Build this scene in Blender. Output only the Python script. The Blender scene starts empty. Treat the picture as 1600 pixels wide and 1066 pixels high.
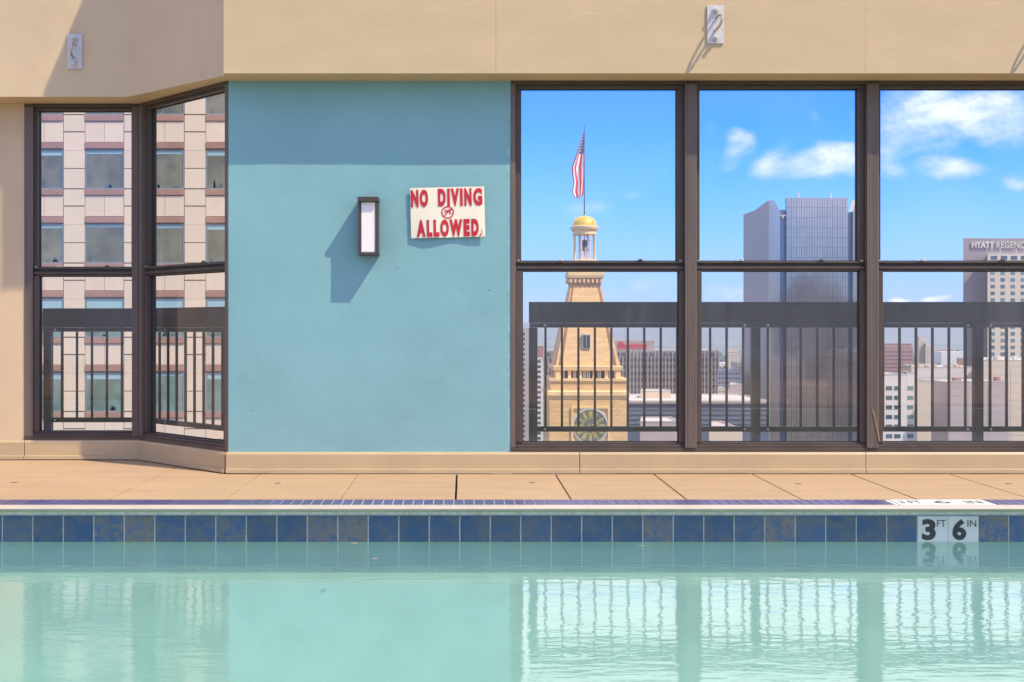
import bpy, bmesh, math, random
from mathutils import Vector, Matrix
R = math.radians
random.seed(7)
S = bpy.context.scene
COL = S.collection

# ------------------------------------------------------------------ camera
F = 1810.0            # focal length in photo pixels (1600 wide)
H = 0.914             # eye height above the pool deck (deck is z = 0)
VX, VY = 724.0, 510.0
cam_d = bpy.data.cameras.new("camera"); cam = bpy.data.objects.new("camera", cam_d); COL.objects.link(cam)
cam_d.sensor_width = 36; cam_d.lens = F / 1600 * 36
cam_d.shift_x = (800 - VX) / 1600; cam_d.shift_y = (VY - 533) / 1600
cam_d.clip_start = .05; cam_d.clip_end = 60000
cam.location = (0, 0, H); cam.rotation_euler = (R(90), 0, 0)
S.camera = cam

# ------------------------------------------------------------------ sun, sky, exposure
SUN = Vector((1.6, -1.0, 2.48)).normalized()      # towards the sun
sd = bpy.data.lights.new("sun", 'SUN'); so = bpy.data.objects.new("sun", sd); COL.objects.link(so)
sd.energy = 2.05; sd.angle = R(.53); sd.color = (1, .92, .74)
so.rotation_euler = SUN.to_track_quat('Z', 'Y').to_euler(); so.location = (8, -6, 14)
S.view_settings.view_transform = 'Standard'; S.view_settings.look = 'None'
S.view_settings.gamma = 1; S.view_settings.use_curve_mapping = False
S.view_settings.exposure = 1.35
S.cycles.max_bounces = 10; S.cycles.transparent_max_bounces = 24; S.cycles.diffuse_bounces = 4
S.cycles.glossy_bounces = 5; S.cycles.volume_bounces = 0; S.cycles.caustics_reflective = False
S.cycles.sample_clamp_indirect = 6

W = bpy.data.worlds.new("World"); S.world = W; W.use_nodes = True
nt = W.node_tree; nt.nodes.clear()
class NB:                                         # tiny node builder
    def __init__(s, t): s.t = t
    def n(s, kind, **kw):
        nd = s.t.nodes.new(kind)
        for k, v in kw.items():
            if k == 'ins':
                for i, x in v.items(): nd.inputs[i].default_value = x
            else: setattr(nd, k, v)
        return nd
    def l(s, a, b): s.t.links.new(a, b); return b
    def m(s, op, a, b=None, c=None, clamp=False):
        nd = s.t.nodes.new('ShaderNodeMath'); nd.operation = op; nd.use_clamp = clamp
        for i, x in enumerate((a, b, c)):
            if x is None: continue
            if isinstance(x, (int, float)): nd.inputs[i].default_value = x
            else: s.t.links.new(x, nd.inputs[i])
        return nd.outputs[0]
    def mix(s, f, a, b, blend='MIX'):
        nd = s.t.nodes.new('ShaderNodeMix'); nd.data_type = 'RGBA'; nd.blend_type = blend
        for i, x in ((0, f), (6, a), (7, b)):
            if isinstance(x, (int, float)): nd.inputs[i].default_value = x
            elif isinstance(x, (tuple, list)): nd.inputs[i].default_value = (*x[:3], 1)
            else: s.t.links.new(x, nd.inputs[i])
        return nd.outputs[2]
    def ramp(s, f, a, b, ca=0., cb=1.):
        nd = s.t.nodes.new('ShaderNodeMapRange'); nd.interpolation_type = 'SMOOTHSTEP'
        for i, x in enumerate((f, a, b, ca, cb)):
            if isinstance(x, (int, float)): nd.inputs[i].default_value = x
            else: s.t.links.new(x, nd.inputs[i])
        return nd.outputs[0]
    def noise(s, vec, scale, detail=4, rough=.55, out=0):
        nd = s.t.nodes.new('ShaderNodeTexNoise'); nd.inputs['Scale'].default_value = scale
        nd.inputs['Detail'].default_value = detail; nd.inputs['Roughness'].default_value = rough
        if vec is not None: s.t.links.new(vec, nd.inputs['Vector'])
        return nd.outputs[out]

b = NB(nt)
sky = b.n('ShaderNodeTexSky', sky_type='NISHITA', sun_disc=False, sun_elevation=R(52.7), sun_rotation=R(122),
          altitude=1600, air_density=1.0, dust_density=.05, ozone_density=3.0)
hsv = b.n('ShaderNodeHueSaturation', ins={'Saturation': 1.32, 'Value': 1.0}); b.l(sky.outputs[0], hsv.inputs['Color'])
skyt = b.mix(1.0, hsv.outputs[0], (.155, .43, .85), 'MULTIPLY')
tc = b.n('ShaderNodeTexCoord'); sep = b.n('ShaderNodeSeparateXYZ'); b.l(tc.outputs['Generated'], sep.inputs[0])
X_, Y_, Z_ = sep.outputs
ysafe = b.m('MAXIMUM', Y_, .05)
u = b.m('DIVIDE', X_, ysafe); v = b.m('DIVIDE', Z_, ysafe)
comb = b.n('ShaderNodeCombineXYZ'); b.l(u, comb.inputs[0]); b.l(b.m('MULTIPLY', v, 1.7), comb.inputs[1])
nz = b.noise(comb.outputs[0], 14, 8, .6); nz2 = b.noise(comb.outputs[0], 55, 6, .6)
nw = b.noise(comb.outputs[0], 9, 3, .5, out=1)
sw = b.n('ShaderNodeSeparateColor'); b.l(nw, sw.inputs[0])
uw = b.m('ADD', u, b.m('MULTIPLY', b.m('SUBTRACT', sw.outputs[0], .5), .085))
vw = b.m('ADD', v, b.m('MULTIPLY', b.m('SUBTRACT', sw.outputs[1], .5), .05))
CLOUDS = [(1500, 175, 150, 44, 1.25), (1545, 160, 75, 26, .6), (1425, 215, 75, 48, .95), (1480, 262, 62, 18, 1.0), (1395, 255, 50, 34, .9),
          (1292, 262, 78, 26, 1.25), (1212, 258, 40, 30, .7), (1140, 230, 24, 28, .8), (1110, 205, 20, 14, .3), (1272, 187, 13, 13, .45),
          (905, 325, 36, 15, .5), (970, 305, 30, 12, .45), (1420, 466, 26, 9, 1.5), (1466, 463, 19, 8, 1.4),
          (1130, 458, 45, 16, .6), (1590, 266, 24, 18, .6), (850, 470, 70, 18, .55), (1000, 452, 90, 14, .45), (1300, 480, 60, 10, .6),
          (640, 200, 90, 30, .9), (400, 330, 120, 26, .9), (1720, 200, 130, 50, 1.2), (150, 160, 110, 36, .9)]
acc = None
for (cx, cy, rx, ry, k) in CLOUDS:
    du = b.m('MULTIPLY', b.m('SUBTRACT', uw, (cx - VX) / F), F / (rx * 1.3))
    dv = b.m('MULTIPLY', b.m('SUBTRACT', vw, (VY - cy) / F), F / (ry * 1.35))
    d = b.m('MULTIPLY', b.m('SUBTRACT', 1.0, b.m('ADD', b.m('MULTIPLY', du, du), b.m('MULTIPLY', dv, dv)), clamp=True), k)
    acc = d if acc is None else b.m('MAXIMUM', acc, d)
dens = b.m('ADD', acc, b.m('MULTIPLY', b.m('SUBTRACT', b.m('ADD', b.m('MULTIPLY', nz, .7), b.m('MULTIPLY', nz2, .3)), .5), 3.2))
cov_f = b.m('MULTIPLY', b.ramp(dens, .05, 1.6), b.ramp(acc, 0, .55))
# unseen broken cloud over the rest of the sky, brightened to lift the fill light
gz = b.noise(tc.outputs['Generated'], 3.2, 7, .6)
cov_g = b.m('MULTIPLY', b.ramp(gz, .44, .62), .8)
side = b.m('MAXIMUM', b.ramp(Y_, .75, .45), b.ramp(v, .3, .45))
up = b.ramp(Z_, .02, .15)
ccol = b.mix(b.ramp(dens, .45, 2.1), (2.1, 2.4, 3.1), (4.1, 4.1, 4.2))
# a higher sheet of cloud straight ahead, above what the windows show; the water mirrors it
bank = b.m('MULTIPLY', b.m('MULTIPLY', b.ramp(v, .206, .224), b.ramp(v, .95, .6)), b.m('MULTIPLY', b.ramp(Y_, .3, .5), b.ramp(b.noise(tc.outputs['Generated'], 5, 6, .6), .25, .5, .7, 1.0)))
# pale band low over the horizon
low = b.ramp(Z_, .17, .0)
base = b.mix(b.m('MULTIPLY', low, .80), skyt, (1.45, 1.72, 2.9))
skyc = b.mix(b.m('MULTIPLY', b.m('MULTIPLY', cov_g, side), up), base, (6.2, 6.0, 5.8))
skyc = b.mix(bank, skyc, (4.9, 4.8, 4.8))
skyc = b.mix(cov_f, skyc, ccol)
bg = b.n('ShaderNodeBackground', ins={'Strength': .14}); b.l(skyc, bg.inputs[0])
wo = b.n('ShaderNodeOutputWorld'); b.l(bg.outputs[0], wo.inputs[0])

# ------------------------------------------------------------------ helpers
def tag(o, label=None, cat=None, group=None, kind=None):
    for k, x in (('label', label), ('category', cat), ('group', group), ('kind', kind)):
        if x: o[k] = x
    return o
def empty(name, loc=(0, 0, 0), rz=0):
    o = bpy.data.objects.new(name, None); COL.objects.link(o); o.location = loc; o.rotation_euler.z = rz
    o.empty_display_size = .1
    return o
def link(name, me, m=None, parent=None, loc=(0, 0, 0)):
    o = bpy.data.objects.new(name, me); COL.objects.link(o); o.parent = parent; o.location = loc
    if m is not None and not me.materials: me.materials.append(m)
    return o
class MB:
    def __init__(s): s.bm = bmesh.new()
    def box(s, x0, x1, y0, y1, z0, z1, M=None, bev=0):
        vs = [s.bm.verts.new(Vector(p)) for p in ((x0,y0,z0),(x1,y0,z0),(x1,y1,z0),(x0,y1,z0),(x0,y0,z1),(x1,y0,z1),(x1,y1,z1),(x0,y1,z1))]
        if M:
            for w in vs: w.co = M @ w.co
        fs = [s.bm.faces.new([vs[i] for i in q]) for q in ((0,3,2,1),(4,5,6,7),(0,1,5,4),(1,2,6,5),(2,3,7,6),(3,0,4,7))]
        if bev:
            bmesh.ops.bevel(s.bm, geom=list({e for f in fs for e in f.edges}), offset=bev, segments=2, affect='EDGES', profile=.6)
        return s
    def prism(s, pts, y0, y1, axis='Y', M=None):
        """pts: outline in two axes, swept along the third"""
        def P(a, c, t): return {'Y': (a, t, c), 'X': (t, a, c), 'Z': (a, c, t)}[axis]
        A = [s.bm.verts.new(Vector(P(a, c, y0))) for a, c in pts]; B = [s.bm.verts.new(Vector(P(a, c, y1))) for a, c in pts]
        if M:
            for w in A + B: w.co = M @ w.co
        n = len(pts); s.bm.faces.new(A); s.bm.faces.new(B[::-1])
        for i in range(n): s.bm.faces.new((A[i], B[i], B[(i + 1) % n], A[(i + 1) % n]))
        return s
    def lathe(s, prof, n=24, c=(0, 0, 0), sx=1, sy=1, a0=0):
        rings = []
        for r, z in prof:
            rings.append([s.bm.verts.new((c[0] + sx * r * math.cos(a0 + 2 * math.pi * k / n), c[1] + sy * r * math.sin(a0 + 2 * math.pi * k / n), c[2] + z)) for k in range(n)])
        for A, B in zip(rings, rings[1:]):
            for k in range(n): s.bm.faces.new((A[k], A[(k + 1) % n], B[(k + 1) % n], B[k]))
        s.bm.faces.new(rings[0][::-1]); s.bm.faces.new(rings[-1])
        return s
    def tube(s, pts, r, n=10):
        pts = [Vector(p) for p in pts]; rings = []
        for i, p in enumerate(pts):
            d = (pts[min(i + 1, len(pts) - 1)] - pts[max(i - 1, 0)]).normalized()
            a = d.orthogonal().normalized() if i == 0 else (rings_a - d * rings_a.dot(d)).normalized()
            rings_a = a; c = d.cross(a)
            rings.append([s.bm.verts.new(p + r * (math.cos(t) * a + math.sin(t) * c)) for t in [2 * math.pi * k / n for k in range(n)]])
        for A, B in zip(rings, rings[1:]):
            for k in range(n): s.bm.faces.new((A[k], A[(k + 1) % n], B[(k + 1) % n], B[k]))
        s.bm.faces.new(rings[0][::-1]); s.bm.faces.new(rings[-1])
        return s
    def mesh(s, name, smooth=False):
        bmesh.ops.recalc_face_normals(s.bm, faces=s.bm.faces[:])
        me = bpy.data.meshes.new(name); s.bm.to_mesh(me); s.bm.free()
        if smooth:
            for p in me.polygons: p.use_smooth = True
            try: me.set_sharp_from_angle(angle=R(35))
            except Exception: pass
        return me
    def build(s, name, m, parent=None, loc=(0, 0, 0), smooth=False):
        return link(name, s.mesh(name, smooth), m, parent, loc)
def W3(px, py, Y):                      # the point at depth Y behind a photo pixel (used to measure sizes)
    return ((px - VX) * Y / F, Y, H + (VY - py) * Y / F)
def wx(px, Y): return (px - VX) * Y / F
def wz(py, Y): return H + (VY - py) * Y / F

def lin(c): return tuple((x / 255 / 12.92 if x / 255 <= .04045 else ((x / 255 + .055) / 1.055) ** 2.4) for x in c)
def mat(name, col, rough=.7, metal=0, var=.12, scale=6, bump=0, bscale=40, spec=.5, var2=None, stretch=None, objrand=0, bdist=.01, detail=5):
    m = bpy.data.materials.new(name); m.use_nodes = True; t = m.node_tree; q = NB(t)
    p = t.nodes['Principled BSDF']; p.inputs['Roughness'].default_value = rough; p.inputs['Metallic'].default_value = metal
    p.inputs['Specular IOR Level'].default_value = spec
    c = q.n('ShaderNodeTexCoord'); vec = c.outputs['Object']
    oi = q.n('ShaderNodeObjectInfo')
    ad = q.n('ShaderNodeVectorMath', operation='ADD'); q.l(vec, ad.inputs[0])
    sc = q.n('ShaderNodeVectorMath', operation='SCALE'); q.l(oi.outputs['Location'], sc.inputs[0]); sc.inputs['Scale'].default_value = 1.37
    q.l(sc.outputs[0], ad.inputs[1]); vec = ad.outputs[0]
    if stretch:
        mp = q.n('ShaderNodeMapping'); mp.inputs['Scale'].default_value = stretch; q.l(vec, mp.inputs[0]); vec = mp.outputs[0]
    n1 = q.noise(vec, scale, detail)
    dark = tuple(x * (1 - var) for x in col); lite = tuple(min(1, x * (1 + var)) for x in col)
    out = q.mix(q.ramp(n1, .3, .7), dark, lite)
    if var2: out = q.mix(q.ramp(q.noise(vec, var2[1], 6, .65), var2[2], var2[3]), out, var2[0])
    if objrand:
        f = q.m('ADD', 1 - objrand, q.m('MULTIPLY', oi.outputs['Random'], 2 * objrand))
        hs = q.n('ShaderNodeHueSaturation'); q.l(f, hs.inputs['Value']); q.l(out, hs.inputs['Color']); out = hs.outputs[0]
    q.l(out, p.inputs['Base Color'])
    q.l(q.m('ADD', rough - .06, q.m('MULTIPLY', n1, .12)), p.inputs['Roughness'])
    if bump:
        bp = q.n('ShaderNodeBump'); bp.inputs['Strength'].default_value = bump; bp.inputs['Distance'].default_value = bdist
        q.l(q.noise(vec, bscale, 5, .6), bp.inputs['Height']); q.l(bp.outputs[0], p.inputs['Normal'])
    return m

M = {}
M['teal'] = mat('teal_paint', (.21, .395, .385), .62, var=.045, scale=1.6, bump=.25, bscale=7, bdist=.012, var2=((.23, .43, .425), 2.2, .55, .8))
M['cream'] = mat('cream_stucco', (.59, .415, .23), .85, var=.04, scale=2, bump=.14, bscale=26, stretch=(1, 1, 3), bdist=.008, var2=((.55, .39, .225), 1.3, .5, .8))
M['cream_bay'] = mat('cream_concrete', (.63, .455, .27), .85, var=.04, scale=2, bump=.1, bscale=26, bdist=.006, var2=((.54, .38, .24), 1.1, .5, .8))
M['flash'] = mat('painted_flashing', (.49, .355, .19), .5, var=.05, scale=3, bump=.15, bscale=9, bdist=.01)
M['slab'] = mat('deck_concrete', (.435, .28, .148), .85, var=.06, scale=3, bump=.35, bscale=160, bdist=.002, var2=((.38, .245, .128), 5, .5, .85), objrand=.02, stretch=(.5, 2.4, 1))
M['joint'] = mat('joint_filler', (.10, .075, .055), .9, var=.2)
M['bronze'] = mat('bronze_aluminium', (.095, .068, .052), .45, var=.12, scale=5, spec=.25, bump=.12, bscale=3, bdist=.01, stretch=(1, 1, .3))
M['bronze_cap'] = mat('bronze_aluminium_cap', (.155, .115, .088), .45, var=.10, scale=5, spec=.25, stretch=(6, 6, .3))
M['rubber'] = mat('gasket_rubber', (.018, .016, .015), .6)
M['rail'] = mat('brown_steel', (.088, .062, .034), .55, var=.12, scale=4, var2=((.075, .065, .045), 9, .6, .8))
M['steel'] = mat('galvanised_steel', (.60, .54, .48), .45, metal=.15, var=.08, scale=40)
M['brass'] = mat('worn_steel_bar', (.55, .47, .36), .3, metal=.9, var=.2, scale=50)
M['caulk'] = mat('pale_caulk', (.26, .43, .40), .8, var=.12, scale=20, bump=.4, bscale=30)
M['plaster'] = mat('pool_plaster', (.52, .52, .455), .8, var=.12, scale=16, var2=((.22, .33, .34), 50, .56, .66), detail=4)  # light and dark mottle stands in for rippled sunlight on the pebble plaster
M['pool_wall'] = mat('pool_wall_plaster', (.46, .63, .54), .8, var=.05, scale=4)
M['grout'] = mat('white_grout', (.72, .68, .58), .8, var=.15, scale=30, var2=((.45, .36, .22), 12, .6, .8))
M['lip'] = mat('coping_lip', (.54, .44, .34), .45, var=.05, scale=6)
M['band'] = mat('bond_beam_band', (.46, .52, .36), .8, var=.1, scale=8, stretch=(1, 1, 4))  # green light off the water is put into this colour
M['ctile'] = mat('coping_tile_blue', (.065, .062, .16), .35, var=.15, scale=30, objrand=.12)
M['white_tile'] = mat('white_tile', (.66, .66, .57), .35, var=.05, scale=10)
M['ink'] = mat('black_lettering', (.02, .022, .02), .5, var=.1)
M['red_ink'] = mat('red_lettering', (.55, .012, .02), .5, var=.08)
M['sign'] = mat('cream_sign_plate', (.88, .76, .54), .4, var=.03)
M['diffuser'] = mat('opal_diffuser', (.90, .78, .68), .5, var=.03, scale=3)
M['sconce'] = mat('sconce_bronze', (.060, .042, .030), .45, var=.1)
# glazed blue tiles, each with its own bloom of rust and gold
def tile_mat():
    m = bpy.data.materials.new('waterline_tile'); m.use_nodes = True; t = m.node_tree; q = NB(t); p = t.nodes['Principled BSDF']
    p.inputs['Roughness'].default_value = .45
    c = q.n('ShaderNodeTexCoord'); oi = q.n('ShaderNodeObjectInfo')
    ad = q.n('ShaderNodeVectorMath', operation='ADD'); q.l(c.outputs['Object'], ad.inputs[0])
    cb = q.n('ShaderNodeCombineXYZ'); q.l(q.m('MULTIPLY', oi.outputs['Random'], 91.0), cb.inputs[0]); q.l(q.m('MULTIPLY', oi.outputs['Random'], 37.0), cb.inputs[2]); q.l(cb.outputs[0], ad.inputs[1])
    v = ad.outputs[0]
    n1 = q.noise(v, 9, 8, .68); n2 = q.noise(v, 22, 8, .75); n3 = q.noise(v, 80, 4, .7)
    col = q.mix(q.ramp(q.m('ADD', n1, q.m('MULTIPLY', q.m('SUBTRACT', n3, .5), .5)), .38, .62), (.028, .095, .19), (.10, .13, .145))
    rnd = q.m('FRACT', q.m('MULTIPLY', oi.outputs['Random'], 13.7))
    th = q.m('SUBTRACT', .66, q.m('MULTIPLY', rnd, .30))
    gold = q.m('MULTIPLY', q.ramp(n2, th, q.m('ADD', th, .16)), q.ramp(n3, .3, .6, .35, 1.0))
    col = q.mix(q.m('MULTIPLY', gold, .7), col, (.24, .17, .08))
    col = q.mix(q.m('MULTIPLY', q.ramp(n3, .55, .75), .35), col, (.15, .17, .17))
    hs = q.n('ShaderNodeHueSaturation'); q.l(q.m('ADD', .8, q.m('MULTIPLY', rnd, .4)), hs.inputs['Value']); q.l(col, hs.inputs['Color'])
    q.l(hs.outputs[0], p.inputs['Base Color'])
    bp = q.n('ShaderNodeBump'); bp.inputs['Strength'].default_value = .35; bp.inputs['Distance'].default_value = .004
    q.l(n2, bp.inputs['Height']); q.l(bp.outputs[0], p.inputs['Normal'])
    return m
M['wtile'] = tile_mat()
def glass_mat(name, tint, boost=1.0, dust=0.0, f0=.05):
    m = bpy.data.materials.new(name); m.use_nodes = True; t = m.node_tree; t.nodes.clear(); q = NB(t)
    lw = q.n('ShaderNodeLayerWeight', ins={'Blend': .5})
    cosn = q.m('SUBTRACT', 1.0, lw.outputs['Facing'])
    fr = q.m('ADD', f0, q.m('MULTIPLY', q.m('POWER', lw.outputs['Facing'], 5.0), 1 - f0))
    fr = q.m('MULTIPLY', fr, boost, clamp=True)
    tr = q.n('ShaderNodeBsdfTransparent', ins={'Color': (*tint, 1)})
    gl = q.n('ShaderNodeBsdfGlossy', ins={'Roughness': .0, 'Color': (1, 1, 1, 1)})
    c = q.n('ShaderNodeTexCoord'); bp = q.n('ShaderNodeBump', ins={'Strength': .25, 'Distance': .004})
    q.l(q.noise(c.outputs['Object'], 1.6, 1), bp.inputs['Height']); q.l(bp.outputs[0], gl.inputs['Normal'])
    mx = q.n('ShaderNodeMixShader'); q.l(fr, mx.inputs[0]); q.l(tr.outputs[0], mx.inputs[1]); q.l(gl.outputs[0], mx.inputs[2])
    out = mx
    if dust:
        df = q.n('ShaderNodeBsdfDiffuse', ins={'Color': (.6, .58, .52, 1)})
        mp = q.n('ShaderNodeMapping', ins={'Scale': (1.6, 1.6, .45)}); q.l(c.outputs['Object'], mp.inputs[0]); n = q.noise(mp.outputs[0], 3, 6, .7); n2 = q.noise(c.outputs['Object'], 60, 4, .7)
        f = q.m('MULTIPLY', q.m('ADD', q.ramp(n, .35, .75), q.m('MULTIPLY', q.ramp(n2, .6, .8), .8)), dust)
        m2 = q.n('ShaderNodeMixShader'); q.l(f, m2.inputs[0]); q.l(mx.outputs[0], m2.inputs[1]); q.l(df.outputs[0], m2.inputs[2]); out = m2
    o = q.n('ShaderNodeOutputMaterial'); q.l(out.outputs[0], o.inputs[0])
    return m
M['glass'] = glass_mat('window_glass', (.95, .97, .97), 1.0, .012)
M['glass_low'] = glass_mat('dusty_window_glass', (.95, .965, .96), 1.15, .065, .042)
def water_mat():
    m = bpy.data.materials.new('pool_water'); m.use_nodes = True; t = m.node_tree; t.nodes.clear(); q = NB(t)
    c = q.n('ShaderNodeTexCoord')
    mp = q.n('ShaderNodeMapping', ins={'Scale': (1.0, 1.9, 1.0)}); q.l(c.outputs['Object'], mp.inputs[0])
    mp2 = q.n('ShaderNodeMapping', ins={'Scale': (1.0, 3.2, 1.0)}); q.l(c.outputs['Object'], mp2.inputs[0])
    h = q.m('ADD', q.m('MULTIPLY', q.noise(mp.outputs[0], 5.0, 3, .55), 1.0), q.m('ADD', q.m('MULTIPLY', q.noise(mp2.outputs[0], 6.5, 2, .5), .95), q.m('MULTIPLY', q.noise(mp.outputs[0], 30, 3, .6), .22)))
    bp = q.n('ShaderNodeBump', ins={'Strength': 1.0, 'Distance': .0010}); q.l(h, bp.inputs['Height'])
    geo = q.n('ShaderNodeNewGeometry')
    dt = q.n('ShaderNodeVectorMath', operation='DOT_PRODUCT'); q.l(bp.outputs[0], dt.inputs[0]); q.l(geo.outputs['Incoming'], dt.inputs[1])
    cs = q.m('ABSOLUTE', dt.outputs['Value'])
    fr = q.m('ADD', .02, q.m('MULTIPLY', q.m('POWER', q.m('SUBTRACT', 1.0, cs, clamp=True), 5.0), .98))
    tr = q.n('ShaderNodeBsdfTransparent', ins={'Color': (.82, .955, .92, 1)})
    gl = q.n('ShaderNodeBsdfGlossy', ins={'Roughness': .0, 'Color': (1, 1, 1, 1)}); q.l(bp.outputs[0], gl.inputs['Normal'])
    mx = q.n('ShaderNodeMixShader'); q.l(fr, mx.inputs[0]); q.l(tr.outputs[0], mx.inputs[1]); q.l(gl.outputs[0], mx.inputs[2])
    o = q.n('ShaderNodeOutputMaterial'); q.l(mx.outputs[0], o.inputs[0])
    return m
M['water'] = water_mat()

def text_mesh(name, s, w, h, bold=.0, depth=.0006):
    cu = bpy.data.curves.new(name, 'FONT'); cu.body = s; cu.size = 1; cu.offset = bold; cu.resolution_u = 4; cu.extrude = 0
    o = bpy.data.objects.new(name, cu); COL.objects.link(o)
    dg = bpy.context.evaluated_depsgraph_get(); me = bpy.data.meshes.new_from_object(o.evaluated_get(dg))
    bpy.data.objects.remove(o); me.materials.clear()
    bm = bmesh.new(); bm.from_mesh(me)
    bmesh.ops.remove_doubles(bm, verts=bm.verts[:], dist=1e-4)
    xs = [q.co.x for q in bm.verts]; ys = [q.co.y for q in bm.verts]
    x0, x1, y0, y1 = min(xs), max(xs), min(ys), max(ys)
    for q in bm.verts: q.co = Vector(((q.co.x - x0) / (x1 - x0) * w, 0, (q.co.y - y0) / (y1 - y0) * h))
    ex = bmesh.ops.extrude_face_region(bm, geom=bm.faces[:])
    for g in ex['geom']:
        if isinstance(g, bmesh.types.BMVert): g.co.y -= depth
    bmesh.ops.recalc_face_normals(bm, faces=bm.faces[:])
    bm.to_mesh(me); bm.free(); me.name = name
    for p in me.polygons: p.use_smooth = False
    return me

# ------------------------------------------------------------------ depths of the pool terrace
YW = F / 251.6      # teal wall and main windows
YF = F / 259.2      # main fascia
YB = F / 228.0      # bay windows
YBF = F / 235.0     # bay fascia
YT = F / 305.5      # waterline tile face
ZW = H - 336 / 305.5   # water level
XC, XCB = -1.459, -2.219   # main wall corner, bay corner
ZTOP = H + 1.525
# ------------------------------------------------------------------ ground and pool shell
gm = mat('city_ground', (.17, .17, .145), .9, var=.3, scale=.004, var2=((.07, .10, .045), .01, .45, .6))
g = MB().box(-14000, 14000, -3000, 14000, H - 84, H - 82.0); tag(g.build('ground', gm), kind='structure')
# roof slab of our own tower below the deck, with a hole for the basin
bd = MB()
for (x0, x1, y0, y1) in ((-12, 12, -5, .9), (-12, 12, YT + .30, YW + .05), (-12, -6.0, .9, YT + .30), (6.5, 12, .9, YT + .30)):
    bd.box(x0, x1, y0, y1, -.30, -.045)
bd.box(-12, XC, YW + .05, YB + 1.1, -.30, -.045); bd.box(XC + .001, 12, YW + .05, YW + 1.1, -.30, -.045)
tag(bd.build('roof_slab', M['joint']), kind='structure')
ps = MB()
ps.box(-6.0, 6.5, .9, YT + .2, -1.45, -1.25)
tag(ps.build('pool_floor', M['plaster']), kind='structure')
pw = MB()
pw.box(-6.0, 6.5, YT + .055, YT + .28, -1.249, ZW - .006); pw.box(-6.0, 6.5, YT + .012, YT + .28, ZW - .005, -.052)
pw.box(-6.0, -5.8, 1.1, YT + .01, -1.249, -.052); pw.box(6.3, 6.5, 1.1, YT + .01, -1.249, -.052); pw.box(-6.0, 6.5, .9, 1.1, -1.249, -.052)
tag(pw.build('pool_wall', M['pool_wall']), kind='structure')
wt = MB()
vs = [wt.bm.verts.new(p) for p in ((-5.8, 1.1, ZW), (6.3, 1.1, ZW), (6.3, YT + .011, ZW), (-5.8, YT + .011, ZW))]; wt.bm.faces.new(vs)
tag(wt.build('water', M['water']), kind='structure')
# near deck behind and beside the camera
nd = MB(); nd.box(-12, 12, -5, .88, -.044, 0); nd.box(-12, -6.01, .881, YT, -.044, 0); nd.box(6.51, 12, .881, YT, -.044, 0)
tag(nd.build('near_deck', M['slab']), kind='structure')

# ------------------------------------------------------------------ deck slabs
deck = tag(empty('pool_deck'), kind='structure')
YC0 = F / 296.0
px0 = (713.7 - VX) / 251.6; pitch = .6097
rj = random.Random(3)
def joint_half(k): return .0055 if k == 0 else (.0042 if k > 0 else .0022)
for k in range(-8, 9):
    xa = px0 + k * pitch + joint_half(k); xb = px0 + (k + 1) * pitch - joint_half(k + 1)
    ye = YB + .02 if xb < XC + .35 else YW + .0
    sl = MB().box(xa, xb, YC0 + .003, ye, -.045, rj.uniform(-.0012, 0), bev=.0035).build('slab', M['slab'], deck)
for (px, py) in ((22, 754), (434, 755), (831, 754), (1247.5, 756), (1575.5, 756)):
    Y = F * H / (py - VY); x = wx(px, Y)
    MB().box(x - .016, x + .016, Y - .012, Y + .012, -.003, .0008, bev=.0003).build('lifting_slot', M['joint'], deck)

# ------------------------------------------------------------------ coping
cop = tag(empty('pool_coping'), kind='structure')
Y1 = F / 305.0; Y2 = F / 310.0
cb_ = MB().box(-6.2, 6.6, Y1 - .002, YC0 - .002, -.045, -.004); cb_.build('coping_bed', M['grout'], cop)
prof = []
for i in range(9):
    a = math.pi / 2 * (1 - i / 8 * 2)
    prof.append((Y2 + .006 - .006 * math.cos(a), -.0065 + .0065 * math.sin(a)))
prof += [(Y1 - .003, -.013), (Y1 - .003, 0)]
MB().prism(prof, -6.2, 6.6, 'X').build('coping_lip', M['lip'], cop, smooth=True)
MB().box(-6.0, 6.5, YT - .012, Y1 + .15, -.034, -.0145).build('bond_beam_band', M['band'], cop)
MB().box(-6.0, 6.5, YT + .006, YT + .05, -.052, -.0345, bev=.002).build('tile_cap', M['grout'], cop)
ctp = .0527
ct = MB().box(-ctp / 2 + .0025, ctp / 2 - .0025, Y1, YC0 - .004, -.004, .0002, bev=.001).mesh('coping_tile'); ct.materials.append(M['ctile'])
x = wx(709.5, F / 298.0) - 62 * ctp + ctp / 2
dm0, dm1 = wx(1396, F / 300.0), wx(1543, F / 300.0)
while x < 3.75:
    if not (dm0 - ctp * .4 < x < dm1 + ctp * .4): link('coping_tile', ct, None, cop, (x, 0, 0))
    x += ctp
wdt = (dm1 - dm0) / 3
for i, s in enumerate(("3 FT", "6", "IN")):   # seen almost edge on
    xa = dm0 + i * wdt
    o = MB().box(xa + .002, xa + wdt - .002, Y1, YC0 - .004, -.004, .0002, bev=.001).build('depth_marker_tile', M['white_tile'], cop)
    me = text_mesh('lettering', s, wdt * (.7 if i == 0 else .5), .085, .0)
    for q in me.vertices: q.co = Vector((q.co.x, q.co.z, -q.co.y))
    tx = link('lettering', me, M['ink'], o, (xa + wdt * (.15 if i == 0 else .25), Y1 + .045, .0006))
    o['label'] = 'white coping tile marked ' + s

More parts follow.
